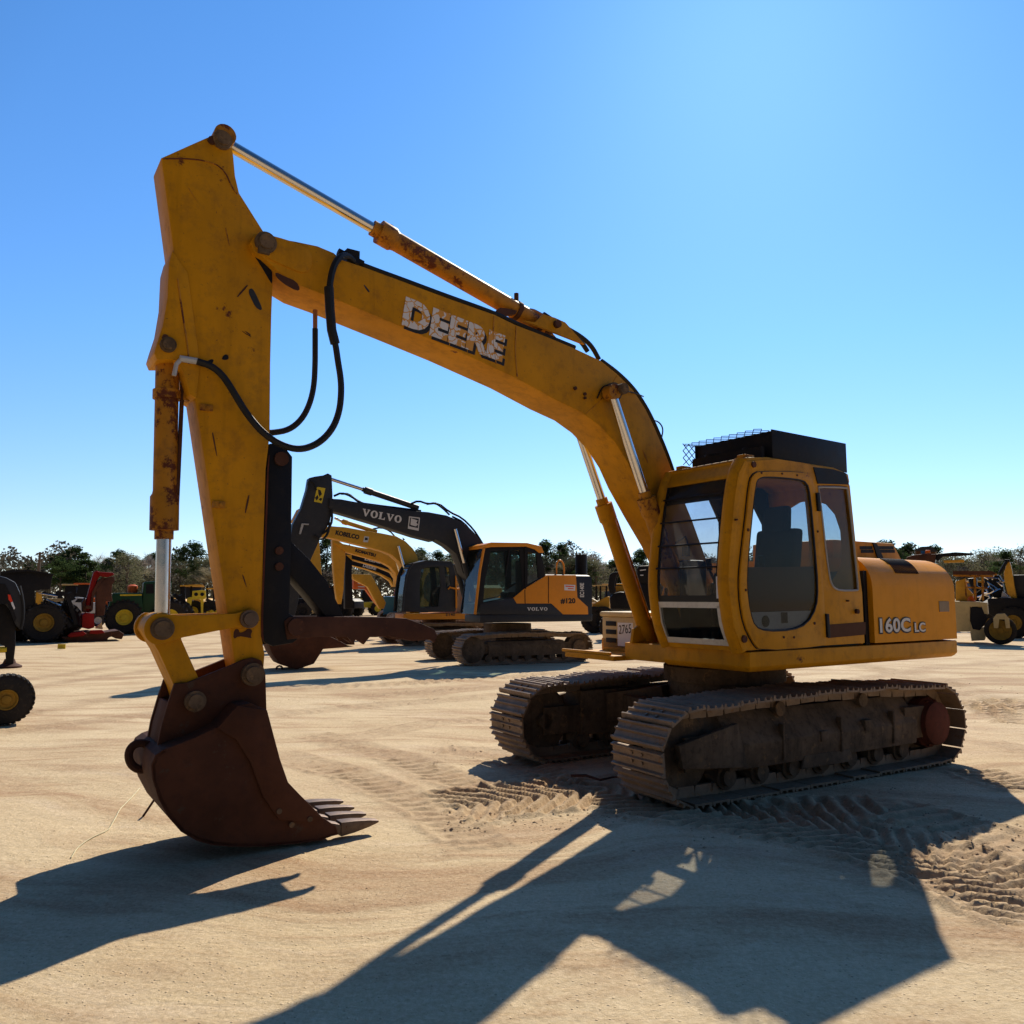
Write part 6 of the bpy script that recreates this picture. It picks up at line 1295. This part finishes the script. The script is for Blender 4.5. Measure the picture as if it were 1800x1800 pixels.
# between boom cylinders: black rops loader and yellow loader behind, and lighter machines
def z8(pts): return [(1050+x/11.25,1000+y/11.25) for x,y in pts]
X0,Y0=5.6,31.; f=flat(X0,Y0); e=root_flat('skid_steer_loader',X0,Y0); tag(e,'black loader with a rollover hoop seen between the grey excavator and the yellow boom cylinder','loader')
g_=lambda pts:[f(*p) for p in z8(pts)]
mb=MB(); mb.plate(g_([(210,330),(240,120),(300,75),(400,55),(560,60),(600,120),(620,480),(540,480),(535,150),(500,110),(400,110),(370,150),(340,300),(330,480),(240,480)]),[],0,.15); h_=mb.build('rollover_hoop',BLK,e,bev=.02)
mb=MB(); mb.plate(g_([(210,330),(240,120),(300,75),(400,55),(560,60),(600,120),(620,480),(540,480),(535,150),(500,110),(400,110),(370,150),(340,300),(330,480),(240,480)]),[],1.2,1.35); mb.build('rollover_hoop',BLK,e)
mb=MB(); mb.prism(g_([(240,560),(330,480),(450,450),(600,460),(680,560),(700,800),(260,800)]),-.1,1.5); mb.build('body',BLK,e,bev=.08)
for u in (300,640): c=f(*z8([(u,800)])[0]); wheel(e,c[0],-.2,.5,.5,.35,BLK)
mb=MB(); mb.prism(g_([(350,340),(520,330),(520,440),(360,450)]),.4,1.0); mb.build('seat_box',YELB,e)
X0,Y0=5.2,37.; f=flat(X0,Y0); e=root_flat('wheel_loader',X0,Y0); tag(e,'yellow wheel loader half hidden behind the dark grey excavator tail','loader')
g_=lambda pts:[f(*p) for p in z8(pts)]
mb=MB(); mb.prism(g_([(-100,700),(0,650),(150,560),(240,540),(240,950),(-100,950)]),0,1.5); mb.build('body',YELB,e,bev=.05)
mb=MB(); mb.prism(g_([(-100,320),(210,310),(215,335),(-100,335)]),0,1.6); mb.prism(g_([(0,355),(210,345),(230,430),(20,440)]),.2,1.5); mb.build('canopy',CREAM,e)
mb=MB()
for u in (-20,60,180): a=f(*z8([(u,330)])[0]); b=f(*z8([(u,620)])[0]); mb.bar((a[0],.1,a[1]),(b[0],.1,b[1]),.08,.08)
mb.build_each('canopy_post',BLK,e)
for u in (-60,120): c=f(*z8([(u,880)])[0]); wheel(e,c[0],-.3,.6,.6,.4,BLK)
X0,Y0=7.6,38.; f=flat(X0,Y0); e=root_flat('crawler_loader',X0,Y0); tag(e,'small dark machine with white roof lamps glimpsed between the boom cylinder and cab','loader')
g_=lambda pts:[f(*p) for p in z8(pts)]
mb=MB(); mb.prism(g_([(780,0),(830,-60),(1050,-70),(1080,-20),(1070,200),(1010,290),(850,290),(790,200)]),0,1.5); mb.prism(g_([(700,290),(1300,290),(1300,800),(700,800)]),0,1.5); mb.build('body',BLK,e,bev=.05)
mb=MB(); mb.prism(g_([(840,20),(900,15),(960,5),(960,25),(850,40)]),-.05,.0); mb.prism(g_([(850,115),(910,115),(910,135),(850,135)]),-.05,0); mb.build_each('white_lamp',PAPER,e)
# row of assorted distant machines so that the yard reads full
rd=random.Random(12)
def small_machine(px, D, kind, col, lab):
    X0=(px-900)/FPX*D; e=root_flat('parked_machine',X0,D); tag(e,lab,'construction machine',group='machines parked far off along the yard edge')
    s=1; d=1 if rd.random()<.5 else -1
    mb=MB(); mb.prism([(-1.9,.7),(1.9,.7),(1.9,1.3),(1.5,1.55),(.2,1.6),(.2,1.2),(-1.9,1.25)],-.8,.8); b=mb.build('body',col,e,bev=.06)
    mb=MB(); mb.prism([(-.9,1.25),(-.7,2.55),(.15,2.55),(.25,1.25)],-.6,.6); c=mb.build('cab',BLK,e,bev=.05)
    mb=MB(); mb.box((-.95,-.75,2.553),(.35,.75,2.66)); mb.build('cab_roof',col,c,bev=.02)
    if kind: 
        mb=MB(); mb.prism([(.4,1.4),(2.6,.9),(3.3,.3),(3.1,.2),(2.4,.7),(.4,1.15)],-.7,-.5); mb.prism([(.4,1.4),(2.6,.9),(3.3,.3),(3.1,.2),(2.4,.7),(.4,1.15)],.5,.7); mb.build_each('lift_arm',col,e)
        mb=MB(); mb.prism([(3.0,.1),(3.9,.1),(3.2,.35),(3.1,.9),(2.95,.9)],-1,1); mb.build('loader_bucket',col if rd.random()<.5 else RUST,e)
    for x in (-1.2,1.2):
        for y in (-.9,.9): wheel(e,x,y,.62,.62,.45,col,hub=.45,lugs=12,lug=.05)
    e.rotation_euler=(0,0,rd.uniform(-.5,.5)+(math.pi if d<0 else 0))
cl=[(YELB,'yellow'),(ORED,'orange'),(CREAM,'cream'),(BLK,'black'),(GREEN,'green'),(YELC,'bright yellow')]
spots=[(290,62,1,0),(345,70,0,0),(505,60,1,3),(528,66,0,2),(560,72,1,1),(600,70,0,3),(640,74,1,5),(1010,66,1,2),(1085,60,0,0),(1128,52,1,3),(1548,62,1,0),(1620,58,0,2),(1725,50,1,0),(1790,46,0,3),(10,60,1,0),(130,62,0,2),(165,58,1,1)]
where=['behind the dark green skidder','far behind the bright yellow loader','left of the rusty thumb brace','just right of the thumb bracket','below the plain yellow boom','under the row of raised booms','behind the orange excavator boom','right of the grey excavator tail','behind the black hoop loader','in the gap beside the big cab','behind the big yellow hood','behind the cream roller, furthest','behind the cream roller, nearer','at the right edge behind the black backhoe','at the far left behind the dark cab','under the utility pole','behind the red felling head']
for i,(px,D,kk,ci) in enumerate(spots): small_machine(px,D,kk,cl[ci][0],'distant %s wheeled machine %s'%(cl[ci][1],where[i]))
# blue machine glimpsed between booms
X0,Y0=-7.6,50.; e=root_flat('compressor',X0,Y0); tag(e,'small blue machine glimpsed under the curved booms','machine')
mb=MB(); mb.box((-.45,-.5,.4),(.45,.5,1.7)); mb.build('body',BLUE,e,bev=.1)
for x in (-.3,.3): wheel(e,x,-.5,.3,.3,.2,BLK,lugs=0)
# ================================================================== trees along the edge of the yard
def leafcards(mb, c, r, n, s, rs, flat_=1.0, tri=False):
    for _ in range(n):
        while True:
            p=Vector((rs.uniform(-1,1),rs.uniform(-1,1),rs.uniform(-1,1)))
            if .25<p.length<1: break
        q=Vector(c)+Vector((p.x*r,p.y*r,p.z*r*flat_)); a=Vector((rs.gauss(0,1),rs.gauss(0,1),rs.gauss(0,1))).normalized(); b=a.orthogonal().normalized(); k=s*rs.uniform(.5,1.4)
        mb.add([q+a*k,q-a*k*.5+b*k*.7,q-a*k*.5-b*k*.7],[(0,1,2)])
def pine(name, h, seed, mat=PINE):
    rs=random.Random(seed); r=bpy.data.objects.new(name,None); COL.objects.link(r)
    mb=MB(); lean=rs.uniform(-.4,.4); tr=[(lean*t*t,0,h*t*.93) for t in (0,.25,.5,.75,1)]; mb.tube(tr,[.22,.2,.16,.11,.04],n=7)
    mc=MB(); k0=rs.uniform(.38,.5); nb=26
    for i in range(nb):
        t=k0+(1-k0)*(i+.5)/nb; env=math.sin(math.pi*min(1,(t-k0)/(1-k0)*.85+.18))**.7; L=h*.26*env*rs.uniform(.55,1.15); a=rs.uniform(0,6.28)
        p=Vector((lean*t*t,0,h*t*.95)); q=p+Vector((math.cos(a)*L,math.sin(a)*L,L*rs.uniform(.05,.4))); mb.tube([p,(p+q)/2+Vector((0,0,-.08)),q],[.06,.04,.015],n=4)
        for f_ in (.6,1.0):
            leafcards(mc,p+(q-p)*f_,h*.075*rs.uniform(.7,1.3),120,h*.013,rs,.62)
    leafcards(mc,(lean,0,h*.95),h*.09,130,h*.016,rs,.8)
    mb.build('trunk',BARK,r); mc.build('crown',mat,r,smooth=False); return r
def bare(name, h, seed, mat=TWIG, dense=1.0):
    rs=random.Random(seed); r=bpy.data.objects.new(name,None); COL.objects.link(r); mb=MB(); mt=MB()
    def grow(p,d,L,rad,lev):
        q=p+d*L; mid=(p+q)/2+Vector((rs.uniform(-1,1),rs.uniform(-1,1),0))*L*.06
        (mb if lev<3 else mt).tube([p,mid,q],[rad,rad*.8,rad*.55],n=5 if lev<2 else 3)
        if lev>=4:
            for _ in range(int(12*dense)):
                e=(d+Vector((rs.gauss(0,.55),rs.gauss(0,.55),rs.gauss(.15,.4)))).normalized(); s=q-d*L*rs.random(); t=s+e*L*rs.uniform(.6,1.5); w=e.orthogonal().normalized()*.03*h/10
                mt.add([s+w,s-w,t],[(0,1,2)])
            return
        for _ in range(3 if lev else 4):
            e=(d+Vector((rs.gauss(0,.5),rs.gauss(0,.5),rs.gauss(.1,.25)))).normalized(); grow(q-d*L*rs.uniform(0,.35),e,L*rs.uniform(.6,.8),rad*.6,lev+1)
    grow(Vector((0,0,0)),Vector((rs.uniform(-.05,.05),0,1)).normalized(),h*.3,h*.016,0)
    mb.build('trunk',BARK,r); mt.build('crown',mat,r,smooth=False); return r
def bushy(name, h, seed, mat=BUSH):
    rs=random.Random(seed); r=bpy.data.objects.new(name,None); COL.objects.link(r); mb=MB(); mc=MB(); mb.tube([(0,0,0),(.1,0,h*.5),(0,0,h*.8)],[.18,.12,.04],n=6)
    for i in range(26):
        a=rs.uniform(0,6.28); z=rs.uniform(.22,.92); env=math.sin(math.pi*(z*.8+.12)); L=h*.24*env*rs.uniform(.3,1); c=(math.cos(a)*L,math.sin(a)*L,h*z); mb.tube([(0,0,h*z*.75),c],[.05,.015],n=4)
        leafcards(mc,c,h*.12*rs.uniform(.6,1.2),150,h*.0105,rs,.9)
    mb.build('trunk',BARK,r); mc.build('crown',mat,r,smooth=False); return r
def thin(name,h,seed): return bushy(name,h,seed,TWIG)
protos={'pine':[pine('pine_tree',10,s) for s in (1,2,3,4)],'bare':[bare('bare_tree',10,s) for s in (11,12,13)]+[bare('bare_tree',10,14,TWIGY,1.4)],'bush':[bushy('leafing_tree',10,s) for s in (21,22,23)]+[thin('leafing_tree',10,24)]}
used=set(); tn=0
LAB={'pine':'dark green pine','bare':'leafless grey tree','bush':'grey green early spring tree'}
def place_tree(kind, u, top, D, var, lab, scx=1.0):
    """u: pixel column, top: pixel row of the crown's top, D metres away"""
    b=(900-top)/FPX; c,sn=math.cos(PITCH),math.sin(PITCH); t=D/(c-b*sn); h=CAMH+(sn+b*c)*t; x=(u-900)/FPX*D
    p=protos[kind][var]; key=(kind,var)
    if key in used: r=copy_tree(p)
    else: r=p; used.add(key)
    r.location=(x,D,0); s=h/9.9; r.scale=(s*scx,s*scx,s); r.rotation_euler=(0,0,random.uniform(0,6.28)); tag(r,lab,'tree',group={'pine':'pines along the edge of the yard','bare':'bare trees along the edge of the yard','bush':'leafing trees along the edge of the yard'}[kind])
named=[('pine',52,986,120,0,'small pine peeking over the black cab roof at far left',.8),('pine',91,976,115,1,'mid sized round pine just right of the utility pole',1.1),('pine',135,961,110,2,'tallest round crowned pine at the left, left of the bare tree',1.3),
('bare',178,950,112,0,'tall leafless tree between two pines at the left',1.0),('pine',212,968,108,3,'dark pine above the red felling head',1.1),('bare',213,952,125,1,'thin leafless tree directly behind the dark pine over the felling head',.9),('bare',238,954,118,2,'leafless tree left of the chrome bucket rod',1.1),('bare',262,950,122,0,'leafless tree just left of the bucket cylinder collar',1.1),
('pine',343,953,105,2,'large dark pine between bucket cylinder and big yellow arm',1.25),('bush',318,972,108,0,'grey green tree right of the chrome bucket rod',1.2),('bush',245,975,105,1,'grey green tree behind the green skidder hood',1.3),('bush',362,975,100,2,'brownish tree in front of the large pine by the arm',1.2),
('pine',573,945,110,0,'dark pine seen under the lettered yellow boom of the second excavator',1.0),('bare',728,950,120,3,'leafless tree above the rounded dark cab',1.1),('pine',742,965,112,1,'pine right of the yellow boom above the dark rounded cab',1.1),('pine',768,968,112,3,'pine under the dark grey boom',1.0),('bare',782,962,118,1,'leafless tree under the dark grey boom near its foot',1.0),
('pine',962,951,108,1,'pine just behind the orange cab roof edge',1.1),('pine',985,955,110,3,'pine right of the orange cab roof',1.0),('bare',1010,952,112,2,'leafless tree above the grey excavator air cleaner',1.2),('bush',1035,966,108,3,'twiggy brown tree right of the air cleaner',1.2),('bush',1000,972,100,0,'grey green tree behind the orange handrail',1.2),('bare',1060,972,120,0,'low leafless tree left of the far boom cylinder',1.1),('bare',1085,968,118,1,'leafless tree right behind the far boom cylinder',1.0),('pine',1128,966,112,0,'small dark pine between boom cylinder and big cab',1.1),
('pine',1562,951,110,2,'flat topped pine behind the engine vent box',1.4),('pine',1598,957,112,1,'round pine right of the engine vent box',1.0),('pine',1640,960,118,3,'pine behind the far dark roof',1.1),('bare',1665,955,115,3,'pale budding tree right of the far dark roof',1.3),('bare',1690,957,113,3,'pale budding tree above the long black boom',1.2),('bare',1752,953,112,2,'large leafless tree near the right edge',1.4),('bush',1725,962,108,0,'dark leafing tree left of the large leafless one at right',1.3),('bush',1790,960,106,1,'dark leafing tree at the right edge',1.3),('bare',1785,955,115,0,'leafless tree at the right edge above the folded digging arm',1.2),('pine',1765,968,100,3,'pine behind the folded yellow digging arm',1.1)]
for a in named: place_tree(a[0],a[1],a[2],a[3],a[4],a[5],a[6])
rt=random.Random(77); segs=[(-60,40,996),(40,110,992),(110,210,985),(210,400,978),(400,560,975),(560,700,972),(700,860,975),(860,1060,972),(1060,1180,980),(1180,1520,975),(1520,1700,968),(1700,1860,966)]
zones=[(-99,90,'over the black cab at far left'),(90,260,'behind the red felling head and green skidder'),(260,430,'between the chrome bucket rod and big arm'),(430,700,'behind the lettered yellow booms'),(700,860,'above the rounded dark cab'),(860,1070,'behind the grey excavator tail'),(1070,1160,'between the boom cylinder and big cab'),(1160,1520,'behind the big yellow cab'),(1520,1660,'over the big yellow hood'),(1660,1900,'over the machines at right')]
ORD=['leftmost','second from left','third from left','fourth from left','fifth from left','sixth from left','seventh from left','eighth from left','ninth from left','tenth from left','eleventh from left','twelfth from left','thirteenth from left','fourteenth from left','fifteenth from left','sixteenth from left','seventeenth from left','eighteenth from left','nineteenth from left','twentieth from left']
cnt={}; kd={'pine':'low dark pine','bare':'low leafless tree','bush':'low grey green tree'}
for u0,u1,top in segs:
    u=u0
    while u<u1:
        kind=rt.choice(['bush','bush','bare','pine','bare']); D=rt.uniform(96,135); zn=[z[2] for z in zones if z[0]<=u<z[1]][0]
        k_=cnt.get((kind,zn),0); cnt[(kind,zn)]=k_+1
        place_tree(kind,u,top+rt.uniform(-14,14),D,rt.randrange(4),'%s %s, %s there'%(kd[kind],zn,ORD[k_]),rt.uniform(1.2,1.6)); u+=rt.uniform(12,20)
# dense undergrowth and far wood behind: one mass nobody could count
mb=MB(); rs=random.Random(5)
for _ in range(60000):
    D=rs.uniform(104,150); u=rs.uniform(-160,1960); x=(u-900)/FPX*D; hmax=6.9+1.6*math.sin(u*.021)+1.2*math.sin(u*.063+1); z=hmax*rs.random()**.8; q=Vector((x,D,z)); a=Vector((rs.gauss(0,1),rs.gauss(0,.5),rs.gauss(0,1))).normalized(); b=a.orthogonal().normalized(); k=rs.uniform(.14,.36)
    mb.add([q+a*k,q-a*k*.5+b*k*.7,q-a*k*.5-b*k*.7],[(0,1,2)])
UND=leafmat('undergrowth',(.07,.065,.045),(.13,.115,.08))
tag(mb.build('woodland',UND,smooth=False),'dense far woodland undergrowth closing the yard',kind='stuff')
# utility pole
X,Yd=(70-900)/FPX*90,90; e=bpy.data.objects.new('utility_pole',None); COL.objects.link(e); e.location=(X,Yd,0); tag(e,'thin wooden utility pole with two crossarms above the black cab at the left','utility pole')
mb=MB(); h=CAMH+(1051-971)/FPX*90; mb.tube([(0,0,0),(0,0,h)],[.2,.13],n=8); mb.build('pole',BARK,e)
mb=MB(); mb.box((-.35,-.08,h-.25),(.35,.08,h-.1)); mb.build('crossarm',BARK,e)
mb=MB(); mb.box((-.5,-.08,h-1.05),(.35,.08,h-.93)); mb.build('crossarm',BARK,e)
for k,p in protos.items():
    for i,o in enumerate(p):
        if (k,i) not in used:
            for ch in list(o.children): bpy.data.objects.remove(ch)
            bpy.data.objects.remove(o)
# the view layer needs the parents' matrices up to date before rendering
bpy.context.view_layer.update()
